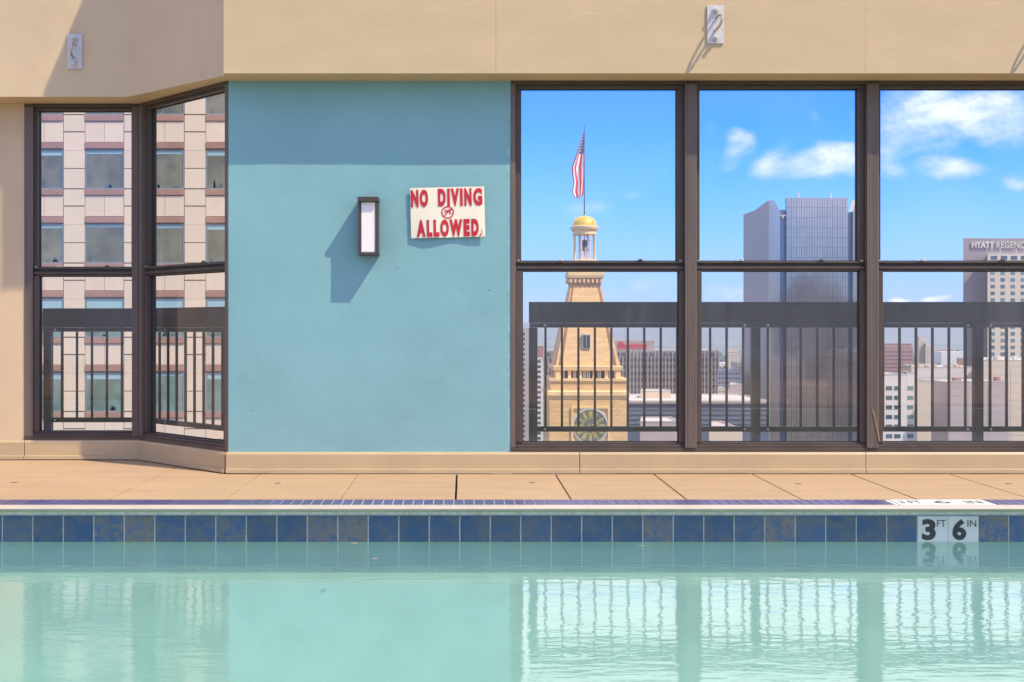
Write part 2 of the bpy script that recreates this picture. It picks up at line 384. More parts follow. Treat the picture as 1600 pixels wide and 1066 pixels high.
# ------------------------------------------------------------------ waterline tiles
wl = tag(empty('waterline_tile_band', (0, YT, ZW)), kind='structure')
grt = MB().box(-5.8, 6.3, .004, .012, -.003, .128); grt.build('grout_bed', M['grout'], wl)
tp = 47.68 / 305.5
tm = MB().box(-tp / 2 + .0032, tp / 2 - .0032, 0, .0075, -.003, .1285, bev=.0015).mesh('tile'); tm.materials.append(M['wtile'])
x00 = (3.2 - VX) / 305.5
for k in range(-9, 46):
    xc = x00 + (k + .5) * tp
    if xc > 5.4 or xc < -5.7: continue
    if k in (30, 31): continue
    link('tile', tm, None, wl, (xc, 0, 0))
for k, (a, c_) in ((30, ("3", "FT")), (31, ("6", "IN"))):
    xc = x00 + (k + .5) * tp
    o = MB().box(xc - tp / 2 + .001, xc + tp / 2 - .001, -.0005, .0075, -.003, .1285, bev=.001).build('depth_marker_tile', M['white_tile'], wl)
    o['label'] = 'white depth tile reading ' + a + ' ' + c_
    link('lettering', text_mesh('lettering', a, .071, .108, .045), M['ink'], o, (xc - tp / 2 + .022, -.0012, .006))
    link('lettering', text_mesh('lettering', c_, .045, .034, .0), M['ink'], o, (xc - tp / 2 + .099, -.0012, .075))

# ------------------------------------------------------------------ walls, fascia, baseboard
XR = 4.95
# teal wall with a slightly uneven trowelled face
def uneven_wall(x0, x1, z0, z1, y, thick, nx, nz, amp, seed):
    bm = bmesh.new(); rr = random.Random(seed)
    from mathutils import noise as mn
    gr = []
    for i in range(nx + 1):
        row = []
        for j in range(nz + 1):
            xx = x0 + (x1 - x0) * i / nx; zz = z0 + (z1 - z0) * j / nz
            d = mn.noise(Vector((xx * 1.3, seed, zz * 1.3))) * amp + mn.noise(Vector((xx * 4, seed + 9, zz * 4))) * amp * .35
            if i in (0, nx) or j in (0, nz): d = 0
            row.append(bm.verts.new((xx, y + d, zz)))
        gr.append(row)
    for i in range(nx):
        for j in range(nz): bm.faces.new((gr[i][j], gr[i + 1][j], gr[i + 1][j + 1], gr[i][j + 1]))
    bo = bm.edges[:]
    be = [e for e in bm.edges if len(e.link_faces) == 1]
    r = bmesh.ops.extrude_edge_only(bm, edges=be)
    for g_ in r['geom']:
        if isinstance(g_, bmesh.types.BMVert): g_.co.y = y + thick
    bmesh.ops.recalc_face_normals(bm, faces=bm.faces[:])
    me = bpy.data.meshes.new('wall'); bm.to_mesh(me); bm.free()
    for p in me.polygons: p.use_smooth = True
    try: me.set_sharp_from_angle(angle=R(40))
    except Exception: pass
    return me
tw = tag(empty('teal_wall', (0, YW, 0)), 'smooth turquoise painted wall between the bay and the wide windows', 'wall')
XTW = (797 - VX) / 251.6
link('painted_face', uneven_wall(XC, XTW, .128, ZTOP + .02, 0, .20, 60, 70, .0035, 4), M['teal'], tw)
MB().box(XTW - .016, XTW + .004, -.0008, .03, .13, ZTOP, bev=.001).build('caulk_bead', M['caulk'], tw)
rb = random.Random(12); mb = MB()
for (px, py) in ((547, 259), (622, 417), (765, 452), (753, 492), (700, 560), (572, 629), (505, 372), (480, 600), (430, 520), (770, 600), (660, 655), (395, 640), (610, 500)):
    c = Vector((wx(px, YW), -.001, wz(py, YW))); r_ = rb.uniform(.003, .006)
    mb.lathe([(r_, 0), (r_ * .8, .001), (r_ * .35, .002)], 8, (0, 0, 0))
    for q in mb.bm.verts[-24:]: q.co = Vector((q.co.x, -q.co.z, q.co.y)) + c
tag(mb.build('paint_drip', M['teal'], tw), kind='stuff')

fas = tag(empty('main_fascia', (0, 0, 0)), 'cream stucco fascia beam across the top above the wide windows', 'fascia')
XFL = (348 - VX) / 260.0
zb = ZTOP
seams = [XFL, (775 - VX) / 260., (1355 - VX) / 260., XR + .4]
for a, c_ in zip(seams, seams[1:]):
    me = uneven_wall(a + .0006, c_ - .0006, zb, zb + 1.25, YF, YW + .10 - YF, 50, 20, .003, int(a * 10) + 30)
    link('fascia_panel', me, M['cream'], fas)
MB().prism([(YF + .004, zb + 1.25), (6.86, zb + 1.40), (6.86, zb + 2.12), (7.03, zb + 2.34), (7.30, zb + 2.68), (YF + .6, zb + 2.68), (YF + .6, zb + 1.25)], XFL + .001, XR + .4, 'X').build('parapet_cornice', M['cream'], fas)
bf = tag(empty('bay_fascia', (0, 0, 0)), 'shaded cream fascia bending around the window bay on the left', 'fascia')
P0, P1, P2 = (-6.0, YBF), (-2.23, YBF), (XFL - .001, 7.045)
MB().prism([P0, P1, P2, (XFL - .001, 7.27), (-2.18, YB + .10), (-6.0, YB + .10)], zb + .001, zb + 1.9, 'Z').build('fascia_panel', M['cream_bay'], bf)
# column left of the bay window, and the wall body below the fascia
lw_ = tag(empty('bay_wall', (0, YB, 0)), 'narrow pinkish cream wall left of the bay window', 'wall')
link('painted_face', uneven_wall(-6.0, (38 - VX) / 228., .128, ZTOP, 0, .2, 30, 40, .003, 8), M['cream_bay'], lw_)

def dirM(p, q):           # local frame: x along p->q, y away from the viewer
    p = Vector((p[0], p[1], 0)); q = Vector((q[0], q[1], 0)); d = (q - p); L = d.length; d.normalize()
    n = Vector((-d.y, d.x, 0))
    return Matrix(((d.x, n.x, 0, p.x), (d.y, n.y, 0, p.y), (0, 0, 1, 0), (0, 0, 0, 1))), L
# flashing curb along the foot of the walls
cur = tag(empty('base_flashing', (0, 0, 0)), 'tan painted metal flashing along the foot of the walls', 'flashing')
cprof = [(-.028, .006), (-.034, .006), (-.034, .028), (-.022, .031), (-.022, .120), (-.014, .1335), (.0, .1345), (.0, .006)]
def curb(p, q, a, c_, mname='flash'):
    Mx, L = dirM(p, q)
    m_ = MB()
    pts = [(y, z) for y, z in cprof]
    m_.prism(pts, a, c_, 'X', Mx); m_.build('flashing_piece', M[mname], cur)
Pm0, Pm1 = (XC - .003, YW), (XR, YW)
o_ = XC - .003
for a, c_ in ((XC - .01, (905 - VX) / 252.), ((906.2 - VX) / 252., 2.49), (2.494, XR)): curb(Pm0, Pm1, a - o_, c_ - o_)
Mx, LA = dirM((XCB, YB), (XC, YW))
curb((XCB, YB), (XC, YW), .009, LA - .012)
curb((-6, YB), (XCB, YB), 6 + (40.6 - VX) / 228., 6 + XCB + .0)
curb((-6, YB), (XCB, YB), 0, 6 + (39.4 - VX) / 228.)

# ------------------------------------------------------------------ windows
ZS = H - .770        # bottom of frames
ZG0, ZG1 = H - .722, H + .345     # lower pane
ZG2, ZG3 = H + .418, H + 1.482    # upper pane
def window(parent, Mx, u0, u1, sl=.036, sr=.040, name='window', latches=True, depth=.085):
    """frame with fixed upper pane set deep and a lower sash standing proud"""
    fr = MB(); B = lambda *a, **k: fr.box(*a, M=Mx, **k)
    yf, yb = .020, depth
    B(u0, u0 + sl, yf, yb, ZG2 - .012, ZG3 + .0, bev=.002); B(u1 - sr, u1, yf, yb, ZG2 - .012, ZG3, bev=.002)       # upper stiles
    B(u0 + .0, u1, yf, yb, ZG3 + .0005, ZG3 + .020, bev=.002)                                                       # upper head
    ys = .004
    B(u0, u0 + sl + .010, ys, yb - .01, ZG0, ZG1, bev=.003); B(u1 - sr + .009, u1, ys, yb - .01, ZG0, ZG1, bev=.003)    # lower stiles
    # meeting rails
    B(u0, u1, .008, yb, ZG2 - .026, ZG2 - .0125, bev=.003)
    B(u0, u1, .030, yb, ZG2 - .046, ZG2 - .0265)
    B(u0 + .004, u1 - .004, .001, yb, ZG1 + .0125, ZG2 - .0465, bev=.002)
    B(u0 + .004, u1 - .004, .014, yb, ZG1 + .0005, ZG1 + .012, bev=.003)
    # lower rails, stepped
    B(u0, u1, .012, yb, ZG0 - .012, ZG0 - .0005, bev=.002); B(u0, u1, -.004, yb, ZG0 - .030, ZG0 - .0125, bev=.003)
    w = fr.build(name, M['bronze'], parent)
    gk = MB()
    def ring(a, c_, z0, z1, y, t=.005):
        gk.box(a, a + t, y, y + .012, z0, z1, M=Mx); gk.box(c_ - t, c_, y, y + .012, z0, z1, M=Mx)
        gk.box(a + t, c_ - t, y, y + .012, z1 - t, z1, M=Mx); gk.box(a + t, c_ - t, y, y + .012, z0, z0 + t, M=Mx)
    ring(u0 + sl + .0005, u1 - sr - .0005, ZG2 - .0115, ZG3 - .0005, .052); ring(u0 + sl + .0105, u1 - sr + .0085, ZG0 + .0005, ZG1 - .0005, .036)
    gk.build('gasket', M['rubber'], w)
    p1 = MB(); q = [p1.bm.verts.new(Mx @ Vector(v)) for v in ((u0 + sl, .060, ZG2 - .012), (u1 - sr, .060, ZG2 - .012), (u1 - sr, .060, ZG3), (u0 + sl, .060, ZG3))]; p1.bm.faces.new(q)
    p1.build('upper_pane', M['glass'], w)
    p2 = MB(); q = [p2.bm.verts.new(Mx @ Vector(v)) for v in ((u0 + sl + .01, .044, ZG0), (u1 - sr + .009, .044, ZG0), (u1 - sr + .009, .044, ZG1), (u0 + sl + .01, .044, ZG1))]; p2.bm.faces.new(q)
    p2.build('lower_pane', M['glass_low'], w)
    if latches:
        c = (u0 + u1) / 2; hw = min(.25, (u1 - u0) * .24)
        for s_ in (-hw, hw):
            l = MB(); l.box(c + s_ - .022, c + s_ + .022, .002, .02, ZG2 - .0125, ZG2 - .006, M=Mx, bev=.002)
            l.box(c + s_ - .008, c + s_ + .012, -.002, .012, ZG2 - .006, ZG2 + .002, M=Mx, bev=.002)
            l.build('latch', M['steel'] if s_ < 0 else M['bronze_cap'], w)
    # weep clips that catch the sun at both ends of the meeting rail
    k_ = MB()
    for a in (u0 + sl * .35, u1 - sr * .75): k_.box(a, a + .014, .004, .016, ZG2 - .0255 + .013, ZG2 - .006, M=Mx)
    k_.build('sash_clip', M['lip'], w)
    return w
def mullion(parent, Mx, u, hw=.036, front=-.024, z0=None, z1=None, flutes=5):
    z0 = ZG0 - .030 if z0 is None else z0; z1 = ZG3 + .0205 if z1 is None else z1
    pts = [(u - hw, front + .11), (u - hw, front + .002), (u - hw + .002, front)]
    for i in range(1, flutes):                       # shallow grooves run down the cap
        c = u - hw + 2 * hw * i / flutes
        pts += [(c - .0022, front), (c - .001, front + .002), (c + .001, front + .002), (c + .0022, front)]
    pts += [(u + hw - .002, front), (u + hw, front + .002), (u + hw, front + .11)]
    return MB().prism(pts, z0, z1, 'Z', Mx).build('mullion', M['bronze_cap'], parent)

ww = tag(empty('window_wall'), 'row of three wide dark bronze windows facing the city skyline', 'window wall')
Mi, _ = dirM((0, YW), (1, YW))
mull = [(1078.5 - VX) / 251.6, (1362.0 - VX) / 251.6, (1645.5 - VX) / 251.6]
mj = (797 - VX) / 251.6 + .004
MB().box(mj, mj + .030, -.006, .10, ZG0 - .030, ZG3 + .0205, M=Mi, bev=.002).build('jamb', M['bronze_cap'], ww)
edges = [mj + .0305, mull[0] - .0365, mull[0] + .0365, mull[1] - .0365, mull[1] + .0365, mull[2] - .0365]
for i in range(3): window(ww, Mi, edges[2 * i], edges[2 * i + 1], .026 if i else .032, .040)
for m_ in mull: mullion(ww, Mi, m_)
window(ww, Mi, mull[2] + .0365, XR - .04, .026, .04)
MB().box(mj, XR, -.006, .12, ZG3 + .021, ZTOP - .001, M=Mi, bev=.002).build('head_channel', M['bronze'], ww)
MB().box(mj, XR, -.012, .12, ZS - .004, ZG0 - .0305, M=Mi, bev=.003).build('sill_channel', M['bronze'], ww)
# sill body below main windows so no gap shows
MB().box(mj, XR, .0, .12, .0, ZS - .005, M=Mi).build('sill_wall', M['flash'], ww)

bw = tag(empty('bay_window'), 'dark bronze bay of one straight and one angled window beside the turquoise wall', 'bay window')
Mb, _ = dirM((0, YB), (1, YB))
xbl = (38 - VX) / 228. + .001
MB().box(xbl, xbl + .060, -.006, .10, ZG0 - .030, ZG3 + .0205, M=Mb, bev=.002).build('jamb', M['bronze_cap'], bw)
window(bw, Mb, xbl + .0605, XCB - .050, .026, .012)
mullion(bw, Mb, XCB - .030, .0195, -.014, flutes=3)
mullion(bw, Mx, .030, .0195, -.014, flutes=3)
MB().prism([(XCB - .0095, YB - .012), (XCB + .006, YB - .016), (XCB + .014, YB - .008), (XCB + .06, YB + .10), (XCB - .0095, YB + .10)], ZG0 - .03, ZG3 + .0205, 'Z').build('corner_post', M['bronze'], bw)
window(bw, Mx, .050, LA - .036, .03, .012)
MB().box(LA - .0355, LA - .004, -.004, .10, ZG0 - .030, ZG3 + .0205, M=Mx, bev=.002).build('jamb', M['bronze_cap'], bw)
for (A, u0, u1) in ((Mb, xbl, XCB), (Mx, .006, LA - .003)):
    MB().box(u0, u1, -.006, .12, ZG3 + .021, ZTOP - .001, M=A, bev=.002).build('head_channel', M['bronze'], bw)
    MB().box(u0, u1, -.012, .12, ZS - .004, ZG0 - .0305, M=A, bev=.003).build('sill_channel', M['bronze'], bw)
    MB().box(u0, u1, .0, .12, .0, ZS - .005, M=A).build('sill_wall', M['flash'], bw)

# ------------------------------------------------------------------ wall light
ls = tag(empty('wall_light', ((574.5 - VX) / 257., YW, H + .436)), 'slim dark bronze wall light with a white diffuser on the turquoise wall', 'wall light')
hw = .0635
MB().box(-hw, hw, -.136, -.001, .326, .354, bev=.0015).build('top_cap', M['sconce'], ls)
MB().box(-hw + .004, hw, -.118, -.001, 0, .014, bev=.0015).build('bottom_cap', M['sconce'], ls)
hs_ = MB()
for s_ in (-1, 1):
    xx = s_ * (hw - .010)
    hs_.box(xx - .0075, xx + .0075, -.116 if s_ > 0 else -.114, -.002, .0145, .3255, bev=.001)
hs_.box(-hw + .018, hw - .018, -.02, -.003, .0145, .3255)
hs_.build('side_frame', M['sconce'], ls)
MB().box(-hw + .019, hw - .019, -.109, -.021, .015, .3250, bev=.006).build('diffuser', M['diffuser'], ls)

# ------------------------------------------------------------------ sign
YSG = YW - .016
ssc = F / YSG
sg = tag(empty('no_diving_sign', ((699.5 - VX) / ssc, YSG, H + (VY - 332) / ssc)), 'cream sign with red letters reading NO DIVING ALLOWED', 'sign')
sg.rotation_euler.y = R(-1.3)
SWd, SHt = 116 / ssc, 78.5 / ssc
def bend(x, z): return .006 * math.sin(x / SWd * 9.0 + .6) * (.35 - z / SHt) - .004 * math.cos(x / SWd * 3.1)
def warp(me, dy=0):
    for q in me.vertices: q.co.y += bend(q.co.x, q.co.z) + dy
    return me
bm = bmesh.new(); nx, nz_ = 32, 10
gr = [[bm.verts.new((-SWd / 2 + SWd * i / nx, 0, -SHt / 2 + SHt * j / nz_)) for j in range(nz_ + 1)] for i in range(nx + 1)]
for i in range(nx):
    for j in range(nz_): bm.faces.new((gr[i][j], gr[i + 1][j], gr[i + 1][j + 1], gr[i][j + 1]))
bmesh.ops.recalc_face_normals(bm, faces=bm.faces[:])
be = bmesh.ops.solidify(bm, geom=bm.faces[:], thickness=.0018)
me = bpy.data.meshes.new('plate'); bm.to_mesh(me); bm.free(); warp(me); link('plate', me, M['sign'], sg)
def sign_text(s, pxa, pxb, pya, pyb, bold=.04, m='red_ink'):
    w, h = (pxb - pxa) / ssc, (pyb - pya) / ssc
    me = text_mesh('lettering', s, w, h, bold)
    bm = bmesh.new(); bm.from_mesh(me)
    for q in bm.verts: q.co.x += (pxa - 699.5) / ssc; q.co.z += (332 - pyb) / ssc
    bm.to_mesh(me); bm.free(); warp(me, -.0026)
    return link('lettering', me, M[m], sg)
# letter by letter so that the heavy condensed capitals keep their rhythm
def word(s, spans, y0, y1):
    for ch, (a, c_) in zip(s, spans): sign_text(ch, a, c_, y0, y1, (.05 if ch == 'G' else .065) if ch != 'I' else .03)
word("NO", [(642.5, 654.5), (656.5, 669.5)], 295.5, 323)
word("DIVING", [(685, 697), (699.5, 703.5), (705, 718), (719.5, 723.5), (726, 737.5), (740, 754)], 295, 322.5)
word("ALLOWED", [(650.5, 664.5), (666.5, 675), (677, 686), (687.5, 701), (702, 722), (724, 733.5), (736, 747.5)], 343, 370)
sign_text(".", 748.3, 750.8, 366.5, 370, .02)
for z in (359.5, 363, 366.5): sign_text("IN", 751.2, 753.6, z, z + 2.2, 0)
def flat(pts, name='pictogram', m='red_ink', closed_ring=None):
    mb = MB()
    if closed_ring:
        cx, cz, r0, r1 = closed_ring; n = 32
        for k in range(n):
            a, c_ = 2 * math.pi * k / n, 2 * math.pi * (k + 1) / n
            q = [(cx + r * math.cos(t), -.003, cz + r * math.sin(t)) for r, t in ((r0, a), (r1, a), (r1, c_), (r0, c_))]
            mb.bm.faces.new([mb.bm.verts.new(p) for p in q])
    for poly in pts: mb.bm.faces.new([mb.bm.verts.new((p[0], -.003, p[1])) for p in poly])
    me = mb.mesh(name); warp(me); me.materials.clear()
    return link(name, me, M[m], sg)
def pt(px, py): return ((px - 699.5) / ssc, (332 - py) / ssc)
def bar(a, c_, w):
    a, c_ = Vector(pt(*a)), Vector(pt(*c_)); n = (c_ - a).normalized(); n = Vector((-n.y, n.x)) * w / ssc / 2
    return [a + n, c_ + n, c_ - n, a - n]
flat([bar((693, 339), (706, 325.5), 1.5), bar((694.5, 328), (703, 331), 1.6), bar((700, 329), (706, 327.5), 1.6), bar((702, 329.5), (704.5, 335), 1.8), bar((694, 333), (701, 329.5), 1.2)], closed_ring=(*pt(699.5, 332), 8.1 / ssc, 9.8 / ssc))
for (px, py) in ((644, 369.5), (755.5, 369), (753, 294.5), (643.5, 296)):
    x_, z_ = pt(px, py); m_ = MB(); m_.lathe([(.0035, 0), (.0035, .002), (.002, .003)], 8)
    for q in m_.bm.verts: q.co = Vector((q.co.x + x_, -q.co.z - .003 + bend(x_, z_), q.co.y + z_))
    m_.build('screw', M['steel'], sg)
MB().box(-SWd / 2 + .02, SWd / 2 - .02, .006, YW - YSG - .001, SHt / 2 - .03, SHt / 2 - .01).build('batten', M['joint'], sg)

# ------------------------------------------------------------------ davit anchors on the fascia
def anchor(px, py, Y, label, rz=0):
    s = F / Y
    a = tag(empty('tieback_anchor', ((px - VX) / s, Y, H + (VY - py) / s), rz), label, 'anchor', 'steel anchors bolted to the fascia')
    MB().box(-.050, .050, -.010, -.001, -.115, .115, bev=.0015).build('plate', M['steel'], a)
    pts = []
    for i in range(15):
        t = i / 14
        if t < .2: p = (-.006 + .0 * t, -.01 - .55 * t * .2, .042)
        ang = math.pi * t
        zz = .042 * math.cos(ang); yy = -.010 - .105 * (math.sin(ang)) ** .55 if 0 < t < 1 else -.008
        pts.append((.006 * math.cos(ang) + .014 * math.sin(ang), yy, zz))
    MB().tube(pts, .0075, 10).build('eye_bar', M['brass'], a, smooth=True)
    for z in (.083, -.083):
        m_ = MB(); m_.lathe([(.022, .0), (.022, .004), (.0165, .0045), (.0165, .016), (.0105, .017), (.0105, .034), (.008, .036)], 12, (0, 0, 0))
        for q in m_.bm.verts: q.co = Vector((q.co.x, -.010 - q.co.z, q.co.y + z))
        m_.build('bolt', M['steel'], a, smooth=True)
    return a
anchor(117.5, 81, YBF, 'steel anchor plate with curved bar on the bay fascia at the sunlit edge')
anchor(1117.5, 39, YF, 'steel anchor plate with curved bar on the fascia above the wide windows')
anchor(1625, 39, YF, 'steel anchor plate at the far right end of the fascia')

# ------------------------------------------------------------------ balcony, railings outside the glass
YR = F / 225.0; YRB = F / 205.0
bal = MB(); bal.box(XC + .2, XR + .3, YW + .13, YR + .12, -.20, -.03); bal.box(-6, XC + .199, YB + .13, YRB + .12, -.20, -.03)
tag(bal.build('balcony_floor', M['flash']), kind='structure')
def railing(name, p, q, posts, bals, ztop, label, hz=.146, bolts=()):
    Mr, L = dirM(p, q)
    o = tag(empty(name), label, 'railing', 'brown steel railings outside the windows')
    MB().box(0, L, -.02, .02, ztop - hz, ztop, M=Mr, bev=.002).build('top_board', M['rail'], o)
    MB().box(0.004, L - .004, -.026, .022, ztop - hz - .032, ztop - hz - .001, M=Mr, bev=.002).build('upper_channel', M['rail'], o)
    zb_ = H - .730
    MB().box(0.004, L - .004, -.022, .022, zb_, zb_ + .035, M=Mr, bev=.002).build('bottom_rail', M['rail'], o)
    bmh = MB().box(-.0075, .0075, -.0075, .0075, zb_ + .036, ztop - hz - .033, M=None).mesh('baluster'); bmh.materials.append(M['rail'])
    pmh = MB().box(-.029, .029, -.029, .029, -.03, ztop - hz - .033, bev=.003).mesh('post'); pmh.materials.append(M['rail'])
    rz = math.atan2(Mr[1][0], Mr[0][0])
    for u_ in bals:
        w = link('baluster', bmh, None, o, Mr @ Vector((u_, 0, 0))); w.rotation_euler.z = rz
    for u_ in posts:
        w = link('post', pmh, None, o, Mr @ Vector((u_, 0, 0))); w.rotation_euler.z = rz
    bo = MB(); bo.lathe([(.009, 0), (.009, .004), (.006, .007)], 8)
    for v_ in bo.bm.verts: v_.co = Vector((v_.co.x, -v_.co.z, v_.co.y))
    bmesh_ = bo.mesh('bolt_head'); bmesh_.materials.append(M['steel'])
    for u_ in bolts:
        for z in (ztop - hz - .016, zb_ + .018):
            w = link('bolt_head', bmesh_, None, o, Mr @ Vector((u_, -.026, z))); w.rotation_euler.z = rz
    return o
s = 225.0; xr0 = (826.5 - VX) / s
pp = [(833 - VX) / s + i * 347.3 / s for i in range(4)]
bb = []
for p_ in pp[:3]: bb += [p_ + (19.3 + 25.72 * k) / s for k in range(13)]
railing('balcony_railing', (xr0, YR), (pp[3] + .03, YR), [p_ - xr0 for p_ in pp], [x_ - xr0 for x_ in bb], H + .169,
        'long brown steel railing with a deep top board outside the wide windows',
        bolts=[x_ - xr0 for p_ in pp for x_ in (p_ - 18 / s, p_ + 18 / s) if x_ > xr0])
s = 205.0; xb0 = (68 - VX) / s; xb1 = (225 - VX) / s
railing('balcony_railing', (xb0, YRB), (xb1, YRB), [(75.5 - VX) / s - xb0, xb1 - xb0 - .03], [(97 + 23.4 * k - VX) / s - xb0 for k in range(5)], H + .137,
        'short brown steel railing behind the straight window of the left bay', bolts=[(88 - VX) / s - xb0])
La = math.hypot(-1.64 - xb1, YR - YRB)
railing('balcony_railing', (xb1 + .03, YRB - .02), (-1.60, YR - .02), [La - .03], [.06 + .118 * k for k in range(9)], H + .137,
        'slanting brown steel railing behind the angled window next to the turquoise wall', bolts=[.06, .30])

# ================================================================== the city
M['pane_tan'] = mat('tan_precast', (.80, .60, .415), .8, var=.03, scale=.5, objrand=.03, var2=((.76, .565, .39), .9, .55, .8))
M['pane_rust'] = mat('rust_precast', (.42, .215, .15), .8, var=.06, scale=1, objrand=.05)
M['seam'] = mat('panel_joint', (.40, .31, .23), .9, var=.1)
M['wframe'] = mat('blue_grey_frame', (.23, .29, .30), .5, var=.05)
M['blind'] = mat('pale_blind', (.36, .50, .50), .8, var=.04)
def dark_glass(name, col, rough=.05, var=.25, scale=.6, spec=.8, objrand=.1):
    m = mat(name, col, rough + .1, var=var, scale=scale, spec=.35, objrand=objrand); return m
M['wglass'] = dark_glass('dim_room_glass', (.20, .18, .115), scale=.9)
M['wglass2'] = dark_glass('teal_reflection_glass', (.19, .255, .20), scale=.9)  # teal reflection in the lower panes, put into their colour
M['room'] = mat('room_things', (.14, .17, .16), .8, var=.4, scale=3)
ZGR = H - 82.0

# ---- neighbouring panelled office block, seen through the bay
Y0 = 56.5; s = F / Y0
nb = tag(empty('office_block', (wx(140, Y0), Y0, ZGR)), 'tan panelled office block with rust bands and square windows, filling the left bay windows', 'building')
def nloc(px, py, dy=0): return Vector((wx(px, Y0) - nb.location.x, dy, wz(py, Y0) - ZGR))
c0 = -3; c1 = 7                      # window columns; column 0 starts at px 38.5
def colx(i): return 38.5 + 94.4 * i
xl, xr_ = wx(colx(c0) - 34, Y0) - nb.location.x, wx(colx(c1) - 1, Y0) - nb.location.x
ztop = wz(-290, Y0) - ZGR
MB().box(xl + .05, xr_ - .05, .09, 26, 0, ztop - .1).build('wall', M['seam'], nb)
MB().box(xl, xr_, -.05, 26.1, ztop - .099, ztop + .5).build('roof', M['pane_tan'], nb)
zlow = wz(235 + 116 * 5 - 4, Y0) - ZGR
MB().box(xl, xr_, .0, .085, .0, zlow - .01).build('lower_wall', M['pane_tan'], nb)
def shared(nm, w, h, d0, d1, m, bev=0):
    me = MB().box(0, w, d0, d1, 0, h, bev=bev).mesh(nm); me.materials.append(m); return me
g_ = .35 / s
pierw = 33.2 / s
pier_h = [(351.2, 321.8 + .6), (321.2, 294.8 + .6), (294.2, 263.3), (262.7, 235.2 - .4)]   # within one 116 px storey (bottom, top)
piers = [shared('pier_panel', pierw - 2 * g_, (b0 - b1 - .7) / s, 0, .08, M['pane_tan']) for b0, b1 in pier_h]
sp_me = shared('spandrel_panel', 29.6 / s, 31.6 / s, .02, .08, M['pane_tan'])
bd_me = shared('rust_band', 60.4 / s, 9.6 / s, -.03, .08, M['pane_rust'], .02)
dot = MB(); dot.lathe([(.035, 0), (.02, .02)], 8)
for q in dot.bm.verts: q.co = Vector((q.co.x, -q.co.z - .03, q.co.y))
dot = dot.mesh('anchor_cap'); dot.materials.append(M['seam'])
fw, fh = 60.0 / s, 60.2 / s
fm = MB(); t_ = .05
for a in ((0, t_, 0, fh), (fw - t_, fw, 0, fh), (t_, fw - t_, 0, t_), (t_, fw - t_, fh - t_, fh)): fm.box(a[0], a[1], .02, .10, a[2], a[3])
fm = fm.mesh('window'); fm.materials.append(M['wframe'])
gl1 = shared('pane', fw - 2 * t_, fh - 2 * t_, .05, .06, M['wglass']); gl2 = shared('pane', fw - 2 * t_, fh - 2 * t_, .05, .06, M['wglass2'])
rn = random.Random(5)
bl_me = {}
for row in range(-4, 5):
    yb0 = 235 + 116 * row
    for i in range(c0, c1):
        x = colx(i)
        for k, (q0, q1) in enumerate(pier_h):
            link('pier_panel', piers[k], None, nb, nloc(x - 33.6, q0 - 116 + 116 * row + 0, 0) + Vector((g_, 0, 0)))
        link('rust_band', bd_me, None, nb, nloc(x - .2, yb0 + 70.2, 0))
        link('rust_band', bd_me, None, nb, nloc(x - .2, yb0 - 2.6 + 116, 0))
        for dx in (8.5, 51.5):
            if 0 <= i <= 3: link('anchor_cap', dot, None, nb, nloc(x + dx, yb0 + 65.5, 0)); link('anchor_cap', dot, None, nb, nloc(x + dx, yb0 + 109, 0))
        link('spandrel_panel', sp_me, None, nb, nloc(x + .2, yb0 + 102.8, 0)); link('spandrel_panel', sp_me, None, nb, nloc(x + 30.4, yb0 + 102.8, 0))
        w = link('window', fm, None, nb, nloc(x + .2, yb0 + 60.3 - 0, 0))
        low_ = row >= 2
        link('pane', gl2 if low_ else gl1, None, w, (t_, 0, t_))
        bh = rn.choice([.08, .12, .2]) if not low_ else rn.choice([.45, .62, .9, .5])
        if row == 3: bh = rn.choice([.1, .25])
        if bh not in bl_me: bl_me[bh] = shared('blind', fw - 2 * t_ - .02, bh, .045, .049, M['blind'])
        link('blind', bl_me[bh], None, w, (t_ + .01, 0, fh - t_ - bh))
        if -1 <= row <= 3 and -1 <= i <= 4:         # plants and things on the sills
            it = MB(); 
            for _ in range(rn.randint(2, 5)):
                a = rn.uniform(.1, fw - .5); hh = rn.uniform(.08, .45); ww_ = rn.uniform(.08, .4)
                it.prism([(a, t_), (a + ww_, t_), (a + ww_ * .8, hh), (a + ww_ * .3, hh * rn.uniform(.8, 1.3))], .043, .0445)
            tag(it.build('sill_clutter', M['room'], w), kind='stuff')

# ---- brick clock tower
M['brick'] = mat('tan_brick', (.84, .51, .215), .85, var=.10, scale=.35, bump=0, var2=((.74, .45, .19), .8, .5, .8), stretch=(1, 1, 5))
def coursed(m, hgt, wid, col, f):
    t = m.node_tree; q = NB(t); p = t.nodes['Principled BSDF']; src = p.inputs['Base Color'].links[0].from_socket
    c = q.n('ShaderNodeTexCoord'); sp = q.n('ShaderNodeSeparateXYZ'); q.l(c.outputs['Object'], sp.inputs[0])
    cb = q.n('ShaderNodeCombineXYZ'); q.l(q.m('ADD', sp.outputs[0], sp.outputs[1]), cb.inputs[0]); q.l(sp.outputs[2], cb.inputs[1])
    bk = q.n('ShaderNodeTexBrick', ins={'Scale': 1.0, 'Mortar Size': .05, 'Brick Width': wid, 'Row Height': hgt, 'Color1': (0, 0, 0, 1), 'Color2': (.55, .55, .55, 1), 'Mortar': (1, 1, 1, 1)})
    q.l(cb.outputs[0], bk.inputs['Vector'])
    q.l(q.mix(q.m('MULTIPLY', bk.outputs['Color'], f), src, col), p.inputs['Base Color'])
coursed(M['brick'], .42, 1.3, (.42, .24, .10), .35)
M['brick_trim'] = mat('pale_terracotta', (.88, .58, .28), .8, var=.06, scale=.5)
M['brick_rib'] = mat('orange_brick_rib', (.60, .34, .16), .85, var=.10, scale=.6)
M['gilt'] = mat('gilded_dome', (.78, .48, .05), .42, metal=.3, var=.1, scale=.5)
